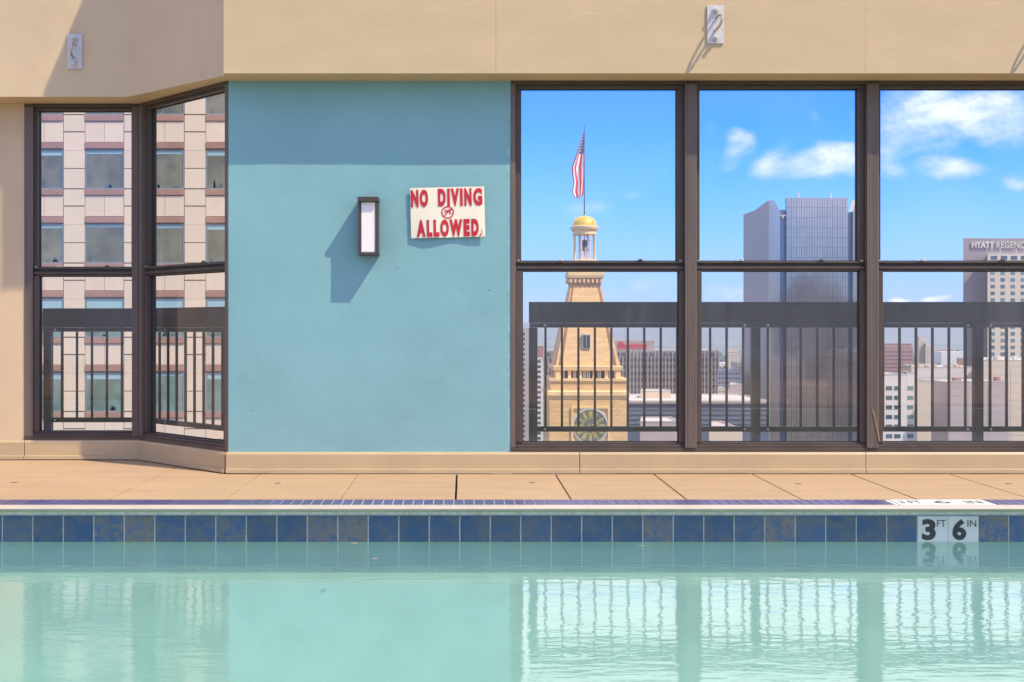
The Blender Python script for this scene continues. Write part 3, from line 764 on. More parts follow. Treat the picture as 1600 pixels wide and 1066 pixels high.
M['bell'] = mat('bell_bronze', (.10, .11, .12), .5, metal=.4)
M['dkvoid'] = mat('dark_opening', (.05, .055, .065), .4)
M['clockface'] = mat('clock_face', (.17, .155, .12), .6)
M['clockgold'] = mat('gilt_numerals', (.62, .46, .10), .5)
M['clockrim'] = mat('grey_clock_rim', (.55, .52, .44), .7)
YT_ = 181.0; s = F / YT_; cx = 917.5
tw_ = tag(empty('clock_tower', (19.55, YT_, ZGR)), 'tan brick clock tower with tapering roof, open belfry, gold dome and clock', 'clock tower')
def tz(py): return wz(py, YT_) - ZGR
def U(p): return p / s
HW = U(61)
YCT = YT_ + HW; KC = YCT / YT_
def tzc(py): return wz(py, YCT) - ZGR
def sq(name, prof, m, sub=None, parent=tw_):      # square in plan: (half width px, py)
    mb = MB(); rings = []
    for hw, py in prof:
        h_ = U(hw); z = tz(py) if py is not None else 0
        rings.append([mb.bm.verts.new((a * h_, HW + c_ * h_, z)) for a, c_ in ((-1, -1), (1, -1), (1, 1), (-1, 1))])
    for A, B in zip(rings, rings[1:]):
        for k in range(4): mb.bm.faces.new((A[k], A[(k + 1) % 4], B[(k + 1) % 4], B[k]))
    mb.bm.faces.new(rings[0]); mb.bm.faces.new(rings[-1]); return mb.build(name, m, parent)
sq('shaft', [(61, None), (61, 624)], M['brick'])
sq('cornice', [(61.5, 624.1), (63, 620), (64, 618), (64, 612), (60, 610.5)], M['brick_trim'])
sq('parapet', [(59, 610.4), (59, 596)], M['brick']); sq('parapet_coping', [(61, 595.9), (61, 592)], M['brick_trim'])
sq('gallery_core', [(44, 591.9), (44, 580.1)], M['dkvoid'])
gal = MB()
for a in (-52, -31, -14, 8, 27, 42):
    for side in (0, 1):
        x0, x1 = U(a), U(a + (10 if a in (-52, 42) else 5))
        if side == 0: gal.box(x0, x1, HW - U(50), HW - U(44.2), tz(591.9), tz(580.1))
        else: gal.box(-U(50), -U(44.2), HW + x0, HW + x1, tz(591.9), tz(580.1)); gal.box(U(44.2), U(50), HW + x0, HW + x1, tz(591.9), tz(580.1))
gal.build('gallery_piers', M['brick_trim'], tw_)
colm = MB(); colm.lathe([(.12, 0), (.12, U(11.6))], 8); colm = colm.mesh('column'); colm.materials.append(M['clockrim'])
for a in (-22, -19, -6, -3.5, 0, 3, 17, 20, 34, -37): link('column', colm, None, tw_, (U(a), HW - U(46.5), tz(591.8)))
sq('gallery_cornice', [(50, 580), (53.5, 579), (54.5, 573), (52, 572)], M['brick_trim'])
sq('tapering_roof', [(50.5, 571.9), (24, 447)], M['brick'])
rib = MB()
for a in (-1, 1):
    for c_ in (-1, 1):
        for (o1, o2) in ((.80, .90),):
            f0 = 50.8; f1 = 24.3
            # orange strips close to each corner, on the front/back and the side faces
            for face in (0, 1):
                pts = []
                for hw, py, o in ((f0, 571.9, o1), (f0, 571.9, o2), (f1, 447.2, o2), (f1, 447.2, o1)):
                    along = a * U(hw) * o; outw = c_ * U(hw + .35)
                    pts.append((along, HW + outw, tz(py)) if face == 0 else (outw, HW + along, tz(py)))
                rib.bm.faces.new([rib.bm.verts.new(p) for p in pts])
bmesh.ops.solidify(rib.bm, geom=rib.bm.faces[:], thickness=.05)
rib.build('corner_ribs', M['brick_rib'], tw_)
sq('corbel_course', [(23.5, 446.9), (24, 441), (25, 440.9), (25.5, 433.1)], M['brick_rib'])
sq('belfry_cornice', [(28, 433), (29, 429), (29, 424), (27, 423.9), (27, 419)], M['brick_trim'])
cbm = MB().box(-U(1.4), U(1.4), -U(3), 0, 0, U(5.5)).mesh('corbel'); cbm.materials.append(M['brick_trim'])
for k in range(8):
    link('corbel', cbm, None, tw_, (U(-24 + k * 6.86), HW - U(25.2), tz(440.5)))
    l_ = link('corbel', cbm, None, tw_, (-U(25.2), HW + U(-24 + k * 6.86), tz(440.5))); l_.rotation_euler.z = R(-90)
bz = tzc(418.9)
def lath(name, prof, m, n=24, smooth=True, c=(0, 0)):
    mb = MB(); mb.lathe([(U(r * KC), tzc(py)) for r, py in prof], n, (c[0], HW + c[1], 0)); return mb.build(name, m, tw_, smooth=smooth)
lath('lantern_floor', [(22, 424), (24, 418.9), (23, 408), (20, 407)], M['brick_trim'])
cm = MB(); cm.lathe([(U(1.9), 0), (U(1.9), U(1.5)), (U(1.45), U(2)), (U(1.3), U(38)), (U(1.8), U(39.5)), (U(1.8), U(41))], 12)
cm = cm.mesh('lantern_column', True); cm.materials.append(M['brick_trim'])
for k in range(8):
    a = R(22.5 + 45 * k)
    link('lantern_column', cm, None, tw_, (U(17.1) * math.cos(a), HW + U(17.1) * math.sin(a), tzc(406.9)))
lath('entablature', [(18.5, 367), (18.5, 362), (20, 361), (22.2, 357), (22.2, 354.5), (19.5, 353.5)], M['brick_trim'], 32)
lath('dome', [(19.2, 353.4), (18.8, 349), (16.8, 344.5), (13.5, 341), (9, 339), (4, 338.2), (1.6, 338), (1.6, 336)], M['gilt'], 32)
lath('flagpole', [(1.1, 338.5), (.8, 300), (.6, 215), (.45, 199), (1.0, 198.5), (1.0, 197), (.3, 196)], M['bell'], 10)
lath('bell', [(7.5, 392), (7, 391), (5, 387), (4.2, 380), (3, 376), (1, 375)], M['bell'], 20)
bfm = MB(); bfm.box(-U(1), U(1), HW - U(1), HW + U(1), tzc(374.8), tzc(365.1)); bfm.box(-U(1), U(1), HW - U(1), HW + U(1), tzc(406.8), tzc(392.3))
bfm.box(-U(10), U(10), HW - U(.7), HW + U(.7), tzc(376.5), tzc(374.9))
for a in (-9, 8): bfm.box(U(a), U(a + 1.2), HW - U(.7), HW + U(.7), tzc(406.8), tzc(376.6))
bfm.build('bell_frame', M['brick_trim'], tw_)
# little paired window in the roof slope
wf = MB(); wf.box(-U(7.5), U(4.5), HW - U(47.5), HW - U(30), tz(545), tz(522)); wf = wf.build('dormer_window', M['clockrim'], tw_)
for k in (-6.6, -.9): MB().box(U(k), U(k + 4.6), HW - U(47.9), HW - U(47.55), tz(544), tz(524)).build('pane', M['dkvoid'], wf)
# clock
ccx = U(920.5 - cx); ccz = tz(665.5)
fr = MB(); t = U(3)
for a in ((-30, -27, -30, 30), (27, 30, -30, 30), (-27, 27, 27, 30), (-27, 27, -30, -27)): fr.box(ccx + U(a[0]), ccx + U(a[1]), -.25, -.002, ccz + U(a[2]), ccz + U(a[3]))
fr.build('clock_surround', M['brick_trim'], tw_)
ck = MB(); ck.lathe([(U(28.5), .0), (U(28.5), .18), (U(25.5), .22), (U(25.5), .10)], 40)
for q in ck.bm.verts: q.co = Vector((q.co.x + ccx, -.004 - q.co.z, q.co.y + ccz))
ck = ck.build('clock', M['clockrim'], tw_)
cf = MB(); cf.lathe([(U(25.2), .0), (U(25.2), .14)], 40)
for q in cf.bm.verts: q.co = Vector((q.co.x + ccx, -.02 - q.co.z, q.co.y + ccz))
cf.build('dial', M['clockface'], ck)
nm = MB()
def rb_(r0, r1, ang, w, off=0):
    d = Vector((math.sin(ang), math.cos(ang))); n = Vector((d.y, -d.x)); ps_ = [d * r0 + n * (off - w), d * r1 + n * (off - w), d * r1 + n * (off + w), d * r0 + n * (off + w)]
    nm.prism([(ccx + U(p.x), ccz + U(p.y)) for p in ps_], -.20, -.165)
NUM = {12: (-2.2, -.6, .9, 2.3), 1: (0,), 2: (-1, 1), 3: (-1.6, 0, 1.6), 4: (-1.8, 0, 1.3), 5: (-1, 1), 6: (-1.5, 0, 1.5), 7: (-2, -.4, 1, 2.2), 8: (-2.4, -1, .4, 1.6), 9: (-1.2, .3, 1.5), 10: (-.8, .8), 11: (-1.2, .2, 1.5)}
for k, offs in NUM.items():
    for o_ in offs: rb_(14, 24, math.radians(30 * k), .55, o_)
for k in range(36): rb_(11.6, 12.8, math.radians(10 * k), 1.05); 
rb_(0, 11, math.radians(70), .9); rb_(0, 20, math.radians(160), .8); rb_(-4, 3, math.radians(70), 1.6)
nm.build('numerals_and_hands', M['clockgold'], ck)
# flag: a thing of its own hanging furled from the pole
def flag_mat():
    m = bpy.data.materials.new('flag_cloth'); m.use_nodes = True; q = NB(m.node_tree); p = m.node_tree.nodes['Principled BSDF']; p.inputs['Roughness'].default_value = .8
    uv = q.n('ShaderNodeUVMap'); sp = q.n('ShaderNodeSeparateXYZ'); q.l(uv.outputs[0], sp.inputs[0])
    st = q.m('GREATER_THAN', q.m('FRACT', q.m('MULTIPLY', sp.outputs[0], 3.5)), .5)
    col = q.mix(st, (.80, .03, .05), (.95, .90, .88))
    fx = q.m('SUBTRACT', q.m('FRACT', q.m('MULTIPLY', sp.outputs[0], 12)), .5); fy = q.m('SUBTRACT', q.m('FRACT', q.m('MULTIPLY', sp.outputs[1], 24)), .5)
    star = q.m('LESS_THAN', q.m('ADD', q.m('MULTIPLY', fx, fx), q.m('MULTIPLY', fy, fy)), .05)
    cant = q.mix(star, (.03, .045, .14), (.75, .75, .78))
    inside = q.m('MULTIPLY', q.m('LESS_THAN', sp.outputs[1], .36), q.m('GREATER_THAN', sp.outputs[0], .30))
    q.l(q.mix(inside, col, cant), p.inputs['Base Color'])
    return m
xp, yp = 19.55, YCT
bm = bmesh.new(); uvl = bm.loops.layers.uv.new(); N1, N2 = 40, 60; gr = []
Lft = [(203, 915.5), (222, 910), (238, 904.5), (250, 900), (262, 895.5), (272, 896.5), (285, 899), (300, 897), (309, 901)]
Rgt = [(203, 916.8), (300, 916.6), (309, 914)]
def interp(T, y):
    for (y0, v0), (y1, v1) in zip(T, T[1:]):
        if y <= y1: return v0 + (v1 - v0) * (y - y0) / (y1 - y0)
    return T[-1][1]
for j in range(N2 + 1):
    v_ = j / N2; row = []
    for i in range(N1 + 1):
        u_ = i / N1
        yy = 203 + 104 * v_ + (1 - u_) * 3 * v_ - 2 * math.sin(u_ * 9) * v_
        a, c_ = interp(Lft, yy), interp(Rgt, yy)
        fold = u_ + .06 * math.sin(u_ * 9 + v_ * 3) * min(1, v_ * 3)
        px = a + (c_ - a) * min(1.02, max(-.02, fold))
        dz = .28 * math.sin(u_ * 10 + v_ * 4) * min(1, v_ * 2) + .05 * math.sin(u_ * 31 + v_ * 7) * v_
        row.append(bm.verts.new(((px - 916.8) * YCT / F, dz, (203 - yy) * YCT / F)))
    gr.append(row)
for j in range(N2):
    for i in range(N1):
        f = bm.faces.new((gr[j][i], gr[j][i + 1], gr[j + 1][i + 1], gr[j + 1][i])); f.smooth = True
        for lp, (a, c_) in zip(f.loops, ((i, j), (i + 1, j), (i + 1, j + 1), (i, j + 1))): lp[uvl].uv = (a / N1, c_ / N2)
me = bpy.data.meshes.new('flag'); bm.to_mesh(me); bm.free()
fl = link('flag', me, flag_mat()); fl.location = (xp + .02, yp, tzc(203) + ZGR)
so_ = fl.modifiers.new('thick', 'SOLIDIFY'); so_.thickness = .02
tag(fl, 'striped American flag hanging limp from the pole on the gold dome', 'flag')

# ---- generic city building with real window pieces
M['white_stone'] = mat('white_render', (.74, .64, .55), .85, var=.04, scale=.05)
M['beige'] = mat('beige_render', (.70, .54, .38), .85, var=.04, scale=.05)
M['taupe'] = mat('taupe_wall', (.34, .25, .225), .8, var=.04, scale=.05)
M['grey_wall'] = mat('grey_wall', (.50, .38, .34), .8, var=.04, scale=.05)
M['redbrick'] = mat('red_brick_wall', (.42, .20, .16), .85, var=.06, scale=.05)
M['hotel'] = mat('brown_grey_concrete', (.44, .34, .28), .85, var=.05, scale=.05)
M['hotel_dk'] = mat('dark_brown_concrete', (.24, .19, .17), .85, var=.05, scale=.05)  # the mirrored towers' own dark brown
M['roofwhite'] = mat('white_roof_membrane', (.52, .46, .39), .85, var=.08, scale=.08)
M['cwin'] = mat('city_window', (.07, .09, .10), .2, var=.3, scale=.1, objrand=.35, spec=.8)
M['cwin_teal'] = mat('city_window_teal', (.12, .19, .19), .25, var=.2, scale=.1, objrand=.4, spec=.6)
M['band_grey'] = mat('blue_grey_band', (.20, .185, .20), .7, var=.1)
M['hotel_win'] = mat('grey_brown_glass', (.17, .145, .14), .4, var=.3, scale=.2)
M['navy'] = mat('dark_blue_grey_cladding', (.12, .12, .145), .5, var=.1, scale=.1)
def block(name, px0, px1, pyt, Y, depth, m, label, cat='building', grid=None, roof='roofwhite', group=None, wm='cwin', parapet=.5, flank=False):
    """grid: (first px, pitch px, width px, n cols, first py top, pitch, height, n rows) of windows on the front"""
    s = F / Y; xc = wx((px0 + px1) / 2, Y); hw = (px1 - px0) / 2 / s; zt = wz(pyt, Y) - ZGR
    o = empty(name, (xc, Y, ZGR)); tag(o, label, cat, group)
    bl = -hw if (flank or xc < 0) else -hw + (xc - hw) * depth / Y + .15
    MB().prism([(-hw, 0), (hw, 0), (hw, depth), (bl, depth)], 0, zt - .01, 'Z').build('wall', M[m], o)
    if roof:
        r = MB(); r.prism([(-hw + .3, .3), (hw - .3, .3), (hw - .3, depth - .3), (bl + .3, depth - .3)], zt - .005, zt + .02, 'Z')
        for a in ((-hw - .05, hw + .05, -.05, .3), (bl - .05, hw + .05, depth - .3, depth + .05), (hw - .3, hw + .05, .3005, depth - .3005)): r.box(*a, zt - .004, zt + parapet * .5)
        r.build('roof', M[roof], o)
    if grid:
        a0, pa, wa, na, b0, pb, hb, nb_ = grid
        me = MB().box(0, wa / s, -.06, .05, 0, hb / s).mesh('window'); me.materials.append(M[wm])
        cnt = 0; rest = MB(); nr = 0
        for j in range(nb_):
            for i in range(na):
                X = wx(a0 + i * pa, Y) - xc; Z = wz(b0 + j * pb + hb, Y) - ZGR
                if cnt < 290: link('window', me, None, o, (X, 0, Z)); cnt += 1
                else: rest.box(X, X + wa / s, -.06, .05, Z, Z + hb / s); nr += 1
        if nr: tag(rest.build('windows', M[wm], o), kind='stuff')
        else: rest.bm.free()
    return o, s, xc

# glass skyscraper with folded curtain wall
Yg = 400.0; s = F / Yg
M['curtain'] = mat('silver_blue_glass', (.40, .325, .29), .07, metal=.86, var=.06, scale=.05, objrand=.03)
M['curtain_side'] = mat('purple_grey_cladding', (.34, .28, .27), .6, var=.03, scale=.02)
M['curtain_dk'] = mat('dark_blue_recess_glass', (.16, .155, .21), .1, metal=.5, var=.1, scale=.05)
gt = tag(empty('glass_skyscraper', (wx(1277, Yg), Yg, ZGR)), 'tall silvery glass skyscraper with folded fins and reflections, behind the middle window', 'skyscraper')
gx = gt.location.x
def gX(px): return wx(px, Yg) - gx
def gZ(py): return wz(py, Yg) - ZGR
MB().box(gX(1205), gX(1352), 1.8, 36, 0, gZ(331)).build('core', M['curtain_dk'], gt)
MB().prism([(gX(1203), 0), (gX(1217.5), 0), (gX(1219), gZ(330)), (gX(1209.5), gZ(313)), (gX(1203), gZ(313.5))], 0, 4, 'Y').build('left_fin', M['curtain'], gt)
MB().prism([(0, 0), (0, gZ(313.6)), (4, gZ(313.6)), (20, gZ(320)), (36.5, gZ(319)), (36.5, 0)], gX(1202.9) - .3, gX(1202.9) - .001, 'X').build('side_wall', M['curtain_side'], gt)
MB().prism([(gX(1331), 0), (gX(1352), 0), (gX(1352), gZ(311)), (gX(1337), gZ(312)), (gX(1333), gZ(330))], 0, 4, 'Y').build('right_fin', M['curtain'], gt)
MB().box(gX(1229.2), gX(1324.8), .35, 1.79, 0, gZ(309.3)).build('panel_backing', M['curtain_dk'], gt)
pwid = (1325 - 1229) / 12 / s; ph = 15.6 / s
pm_ = MB().box(-pwid / 2 + .06, -.04, -.05, .05, -ph / 2 + .04, ph / 2 - .04).box(.04, pwid / 2 - .06, -.05, .05, -ph / 2 + .04, ph / 2 - .04).mesh('glass_panel'); pm_.materials.append(M['curtain'])
rg = random.Random(11)
for j in range(25):
    for i in range(12):
        o = link('glass_panel', pm_, None, gt, (gX(1229) + (i + .5) * pwid, .2, gZ(309) - (j + .5) * ph))
        o.rotation_euler = (R(rg.gauss(0, .05)), 0, R(rg.gauss(0, .07)))
MB().box(gX(1229.2), gX(1324.8), .1, .34, 0, gZ(309) - 25 * ph - .1).build('lower_glass', M['curtain'], gt)
rl = MB(); rl.box(gX(1216), gX(1232), 2.5, 3.0, gZ(330.5), gZ(327)); rl.box(gX(1211), gX(1229), .3, .6, gZ(337.5), gZ(335.5)); rl.box(gX(1222), gX(1225), .3, 1, gZ(341), gZ(337.6))
rl.build('roof_walkway', M['roofwhite'], gt)
for px in (1249, 1300): MB().prism([(gX(px - 1.4), gZ(309.2)), (gX(px + 1.4), gZ(309.2)), (gX(px + .5), gZ(301)), (gX(px - .5), gZ(301))], .6, .9).build('mast', M['white_stone'], gt)
MB().box(gX(1352.1), gX(1354), -.4, 5, 0, gZ(586)).build('edge_strip', M['beige'], gt)

# skyscraper hotel on the right, with its sign
Yh = 450.0
ht, s, xc = block('hotel_tower', 1505, 1720, 373, Yh, 22, 'taupe', 'tall taupe slab hotel tower with its name in metal letters at the top, far right', 'hotel')
hz_ = lambda py: wz(py, Yh) - ZGR
def citytext(parent, X, Z, st, w, h, m, y=-.35, bold=.0, d=.25):
    return link('lettering', text_mesh('lettering', st, w, h, bold, d), m, parent, (X, y, Z))
M['metal_letters'] = mat('pale_metal_letters', (.62, .54, .42), .5)
citytext(ht, wx(1517.5, Yh) - xc, hz_(387.5), 'HYATT', 35 / s, 10 / s, M['metal_letters'], bold=.05)
citytext(ht, wx(1556, Yh) - xc, hz_(387.5), 'REGENCY', 52 / s, 10 / s, M['metal_letters'], bold=.0)
hc, s, xc = block('hotel_wing', 1543, 1722, 396, Yh - 9, 9 - .06, 'beige', 'cream hotel wing with a regular grid of windows in front of the taupe slab', 'hotel',
    grid=(1547.5, 15.75, 6.8, 12, 424, 10.55, 5.6, 15), wm='cwin_teal')
zz = lambda py: wz(py, Yh - 9) - ZGR
m_ = MB()
for i in range(12): m_.box(wx(1548 + 15.75 * i, Yh - 9) - xc, wx(1558 + 15.75 * i, Yh - 9) - xc, -.06, .05, zz(406), zz(400))
m_.build('top_floor_windows', M['cwin'], hc)
m_ = MB()
for px in (1563, 1588): m_.box(wx(px, Yh - 9) - xc, wx(px + .8, Yh - 9) - xc, .3, .5, zz(396), zz(388))
m_.build('roof_posts', M['white_stone'], hc)

# blank walls in front of it
block('warehouse_block', 1533, 1730, 564, 330, 30, 'beige', 'large blank cream block below the gridded hotel wing')
block('theatre_block', 1482, 1576, 597, 250, 9.2, 'grey_wall', 'plain grey taupe block with no windows, in front of the cream block', flank=True)  # grey wall colour stands in for shade on the front
block('office_slab', 1424, 1531, 575, 360, 24, 'white_stone', 'long blank white slab behind the plain grey block')
block('side_wing', 1425, 1455.5, 596, 300, 12, 'beige', 'narrow cream wing between the small white offices and the plain grey block')
for nm_, y0_, y1_, dy_, dx_ in (('warehouse_block', 572, 760, 13.5, 46), ('theatre_block', 604, 760, 14, 31), ('office_slab', 590, 700, 12, 40)):
    o_ = bpy.data.objects[nm_]; Yn = o_.location.y; w_ = o_.children[0].bound_box; xa_, xb_ = w_[0][0], w_[6][0]; g1 = MB(); yy_ = y0_
    while yy_ < y1_: g1.box(xa_ + .1, xb_ - .1, -.03, .02, wz(yy_ + .45, Yn) - ZGR, wz(yy_, Yn) - ZGR); yy_ += dy_
    xx_ = xa_ + dx_ * Yn / F
    while xx_ < xb_ - 1: g1.box(xx_, xx_ + .5 * Yn / F, -.05, -.031, 1, wz(y0_, Yn) - ZGR); xx_ += dx_ * Yn / F
    tag(g1.build('panel_joints', M['hotel'] if nm_ != 'office_slab' else M['grey_wall'], o_), kind='stuff')
m_ = MB(); rq = random.Random(4); o_ = bpy.data.objects['warehouse_block']; xc_ = o_.location.x
for px, w__, h__ in ((1541, 7, 5), (1553, 4, 3), (1566, 9, 6), (1585, 5, 4), (1592, 6, 7)):
    m_.box(wx(px, 330) - xc_, wx(px + w__, 330) - xc_, 3, 6, wz(564, 330) - ZGR, wz(564 - h__, 330) - ZGR)
tag(m_.build('rooftop_units', M['white_stone'], o_), kind='stuff')
m_ = MB(); o_ = bpy.data.objects['theatre_block']; xc_ = o_.location.x
m_.box(wx(1499, 250) - xc_, wx(1508, 250) - xc_, 2, 4, wz(597, 250) - ZGR, wz(591, 250) - ZGR); m_.box(wx(1565, 250) - xc_, wx(1570, 250) - xc_, 2, 4, wz(597, 250) - ZGR, wz(590, 250) - ZGR)
tag(m_.build('rooftop_units', M['redbrick'], o_), kind='stuff')
m_ = MB(); o_ = bpy.data.objects['office_slab']; xc_ = o_.location.x
for _ in range(16):
    px = rq.uniform(1428, 1520); m_.box(wx(px, 360) - xc_, wx(px + rq.uniform(2, 7), 360) - xc_, 2 + rq.uniform(0, 8), 12, wz(575, 360) - ZGR, wz(575 - rq.uniform(1.5, 5), 360) - ZGR)
tag(m_.build('rooftop_units', M['beige'], o_), kind='stuff')
wb, s, xc = block('white_office', 1364, 1417, 586, 255, 10, 'white_stone', 'white office block with three columns of small twin windows', grid=(1384.3, 13, 9.6, 2, 603.5, 15, 6.2, 7))
m_ = MB().box(0, 9.6 / s, -.06, .05, 0, 6.2 / s).mesh('window'); m_.materials.append(M['cwin_teal'])
wb2, s2, xc2 = block('white_office', 1417.2, 1433, 584, 258, 9, 'white_stone', 'narrow white office stub with one column of windows')
for j in range(7): link('window', m_, None, wb2, (wx(1417.6, 258) - xc2, 0, wz(609.5 + 15 * j, 258) - ZGR))
# far brick, cream and pink towers
block('brick_tower', 1365, 1426, 541, 700, 40, 'redbrick', 'broad red brick building with a crenellated top in the haze', grid=(1384, 4.2, 2.6, 10, 549, 6.1, 2.2, 9))
bt = MB()
for i in range(9): bt.box(wx(1384 + 4.7 * i, 700), wx(1387 + 4.7 * i, 700), 700, 704, wz(541, 700) + .3, wz(537, 700))
o_ = bt.build('turrets', M['redbrick'], None); o_.parent = bpy.data.objects['brick_tower']; o_.location = (-bpy.data.objects['brick_tower'].location.x, -700, -ZGR)
block('cream_tower', 1436, 1446, 528, 950, 20, 'beige', 'slim cream apartment tower with a stepped top in the haze', grid=(1438, 3, 1.4, 3, 533, 3.4, 1.5, 10))
block('cream_tower', 1446.2, 1456, 538, 940, 20, 'beige', 'lower cream apartment block against the slim cream tower', grid=(1448, 3, 1.4, 3, 542, 3.4, 1.5, 8))
block('pink_tower', 1496, 1508, 560, 820, 14, 'redbrick', 'small pink tower far off left of the taupe slab hotel')

# hotel with the red sign, behind the clock tower
Ys = 500.0
hs2, s, xc = block('slab_hotel', 850, 1123, 548, Ys, 20, 'hotel', 'wide brown grey hotel slab behind the clock tower with red rooftop lettering', 'hotel')
zf = lambda py: wz(py, Ys) - ZGR
sl_ = MB(); fi = MB()
for j in range(14):
    y0 = 560 + j * 10.4
    sl_.box(wx(852, Ys) - xc, wx(1121, Ys) - xc, -.08, .05, zf(y0 + 5.2), zf(y0))
for i in range(50):
    X = wx(850 + i * 5.55, Ys) - xc; fi.box(X, X + 1.5 / s, -.5, -.081, 0, zf(548.5))
tag(sl_.build('ribbon_windows', M['hotel_win'], hs2), kind='stuff'); tag(fi.build('facade_fins', M['hotel'], hs2), kind='stuff')
tb = MB()
for i in range(36):
    X = wx(856 + i * 7.3, Ys) - xc
    if i % 5 < 3: tb.box(X, X + 2.2 / s, -.62, -.51, zf(556), zf(551))
tag(tb.build('attic_windows', M['cwin'], hs2), kind='stuff')
MB().box(wx(959, Ys) - xc, wx(1023.5, Ys) - xc, 2, 14, zf(547.7), zf(532)).build('rooftop_house', M['hotel'], hs2)
M['redsign'] = mat('red_sign_letters', (.75, .05, .06), .5)
o_ = citytext(hs2, wx(967, Ys) - xc, zf(545), 'Sheraton', 45 / s, 11 / s, M['redsign'], y=1.8, bold=.03)
block('pink_block', 829, 849, 541, 470, 18, 'redbrick', 'narrow dusty pink block left of the clock tower')
st, s, xc = block('balcony_tower', 838, 849, 562, 350, 16, 'white_stone', 'thin white apartment edge with dark balconies left of the clock tower')
m_ = MB()
for j in range(22): m_.box(wx(838.5, 350) - xc, wx(845, 350) - xc, -.06, .05, wz(567 + 8 * j, 350) - ZGR, wz(563 + 8 * j, 350) - ZGR)
tag(m_.build('balconies', M['cwin'], st), kind='stuff')
gtw, s, xc = block('grey_tower', 790, 826, 514, 300, 20, 'grey_wall', 'grey office tower edge at the left of the first wide window')
m_ = MB()
for j in range(26): m_.box(wx(816.5, 300) - xc, wx(820, 300) - xc, -.06, .05, wz(524 + 8 * j, 300) - ZGR, wz(519.5 + 8 * j, 300) - ZGR)
tag(m_.build('window_strip', M['cwin'], gtw), kind='stuff')
# low wide building with a white roof in front
block('low_office', 975, 1201, 628, 262, 27, 'navy', 'low dark office block with a wide white roof, right of the clock tower', parapet=.6)
lo = bpy.data.objects['low_office']
m_ = MB(); xc = lo.location.x
m_.box(wx(976, 262) - xc, wx(1200, 262) - xc, -.4, .0, wz(631, 262) - ZGR, wz(628.2, 262) - ZGR); m_.build('eaves', M['taupe'], lo)
m_ = MB()
for j in range(5): m_.box(wx(977, 262) - xc, wx(1199, 262) - xc, -.12, .05, wz(640 + 7.5 * j, 262) - ZGR, wz(637.5 + 7.5 * j, 262) - ZGR)
tag(m_.build('floor_bands', M['band_grey'], lo), kind='stuff')
block('roof_penthouse', 1001, 1048, 612, 276, 8, 'beige', 'long beige plant room standing on the white roof', 'plant room')
block('low_shed', 1000, 1062, 660, 215, 10, 'grey_wall', 'grey low roof in front of the dark office block')
block('low_shed', 1108, 1160, 672, 215, 18, 'beige', 'beige low roof in front of the glass skyscraper', roof='grey_wall')
# white blocks between the hotel slab and the skyscraper
block('pale_offices', 1121, 1159, 580, 420, 20, 'white_stone', 'pale office block with a grid of dots left of the glass skyscraper', grid=(1123.5, 4.3, 1.9, 9, 583, 7, 2.6, 5))
block('white_cube', 1142, 1153.5, 568, 424, 6, 'white_stone', 'small bright white cube on top of the pale offices', 'plant room')
block('cream_annex', 1121.5, 1139, 608, 330, 12, 'beige', 'small cream annex with six windows above the white roof', grid=(1124, 5.5, 2.2, 3, 611, 5.5, 2.2, 2))
block('grey_annex', 1140, 1162, 602, 335, 14, 'grey_wall', 'small grey annex beside the cream annex, against the skyscraper')
block('cream_tower', 1136, 1154, 546, 900, 30, 'beige', 'hazy cream tower left of the glass skyscraper', grid=(1138, 4, 1.6, 4, 550, 4.5, 1.8, 8))
# strips of the town further off: many small buildings
rn = random.Random(21)
kinds = ['white_stone', 'beige', 'redbrick', 'grey_wall', 'hotel']
for i in range(90):
    Y = rn.uniform(900, 3200); px = rn.uniform(600, 1750); hgt = rn.choice([8, 10, 14, 18, 26, 34]) * (1 if Y > 1300 else .7)
    w = rn.uniform(18, 60); x = wx(px, Y)
    o = MB().box(-w / 2, w / 2, 0, rn.uniform(15, 40), 0, hgt).build('distant_building', M[rn.choice(kinds)], None, (x, Y, ZGR))
    tag(o, 'small hazy building far off below the hills', 'building', 'small buildings far off in the haze')
# trees among them
M['leaf'] = mat('tree_foliage', (.05, .075, .03), .9, var=.4, scale=.05, objrand=.2)
tr = bmesh.new()
ico = bmesh.new(); bmesh.ops.create_icosphere(ico, subdivisions=1, radius=1); iv = [q.co.copy() for q in ico.verts]; iF = [[q.index for q in f.verts] for f in ico.faces]; ico.free()
vv, ff = [], []
for i in range(5200):
    Y = rn.uniform(350, 3400) if i < 4200 else rn.uniform(190, 420); px = rn.uniform(560, 1800); x = wx(px, Y); r = rn.uniform(3, 7)
    bse = len(vv)
    for q in iv: vv.append((x + q.x * r * rn.uniform(.7, 1.2), Y + q.y * r, ZGR + 4 + r * .8 + q.z * r * rn.uniform(.7, 1.2)))
    ff += [[k + bse for k in f] for f in iF]
me = bpy.data.meshes.new('distant_trees'); me.from_pydata(vv, [], ff); me.materials.append(M['leaf'])
o = bpy.data.objects.new('distant_trees', me); COL.objects.link(o); tag(o, 'dark green trees filling the streets between distant buildings', 'trees', kind='stuff')
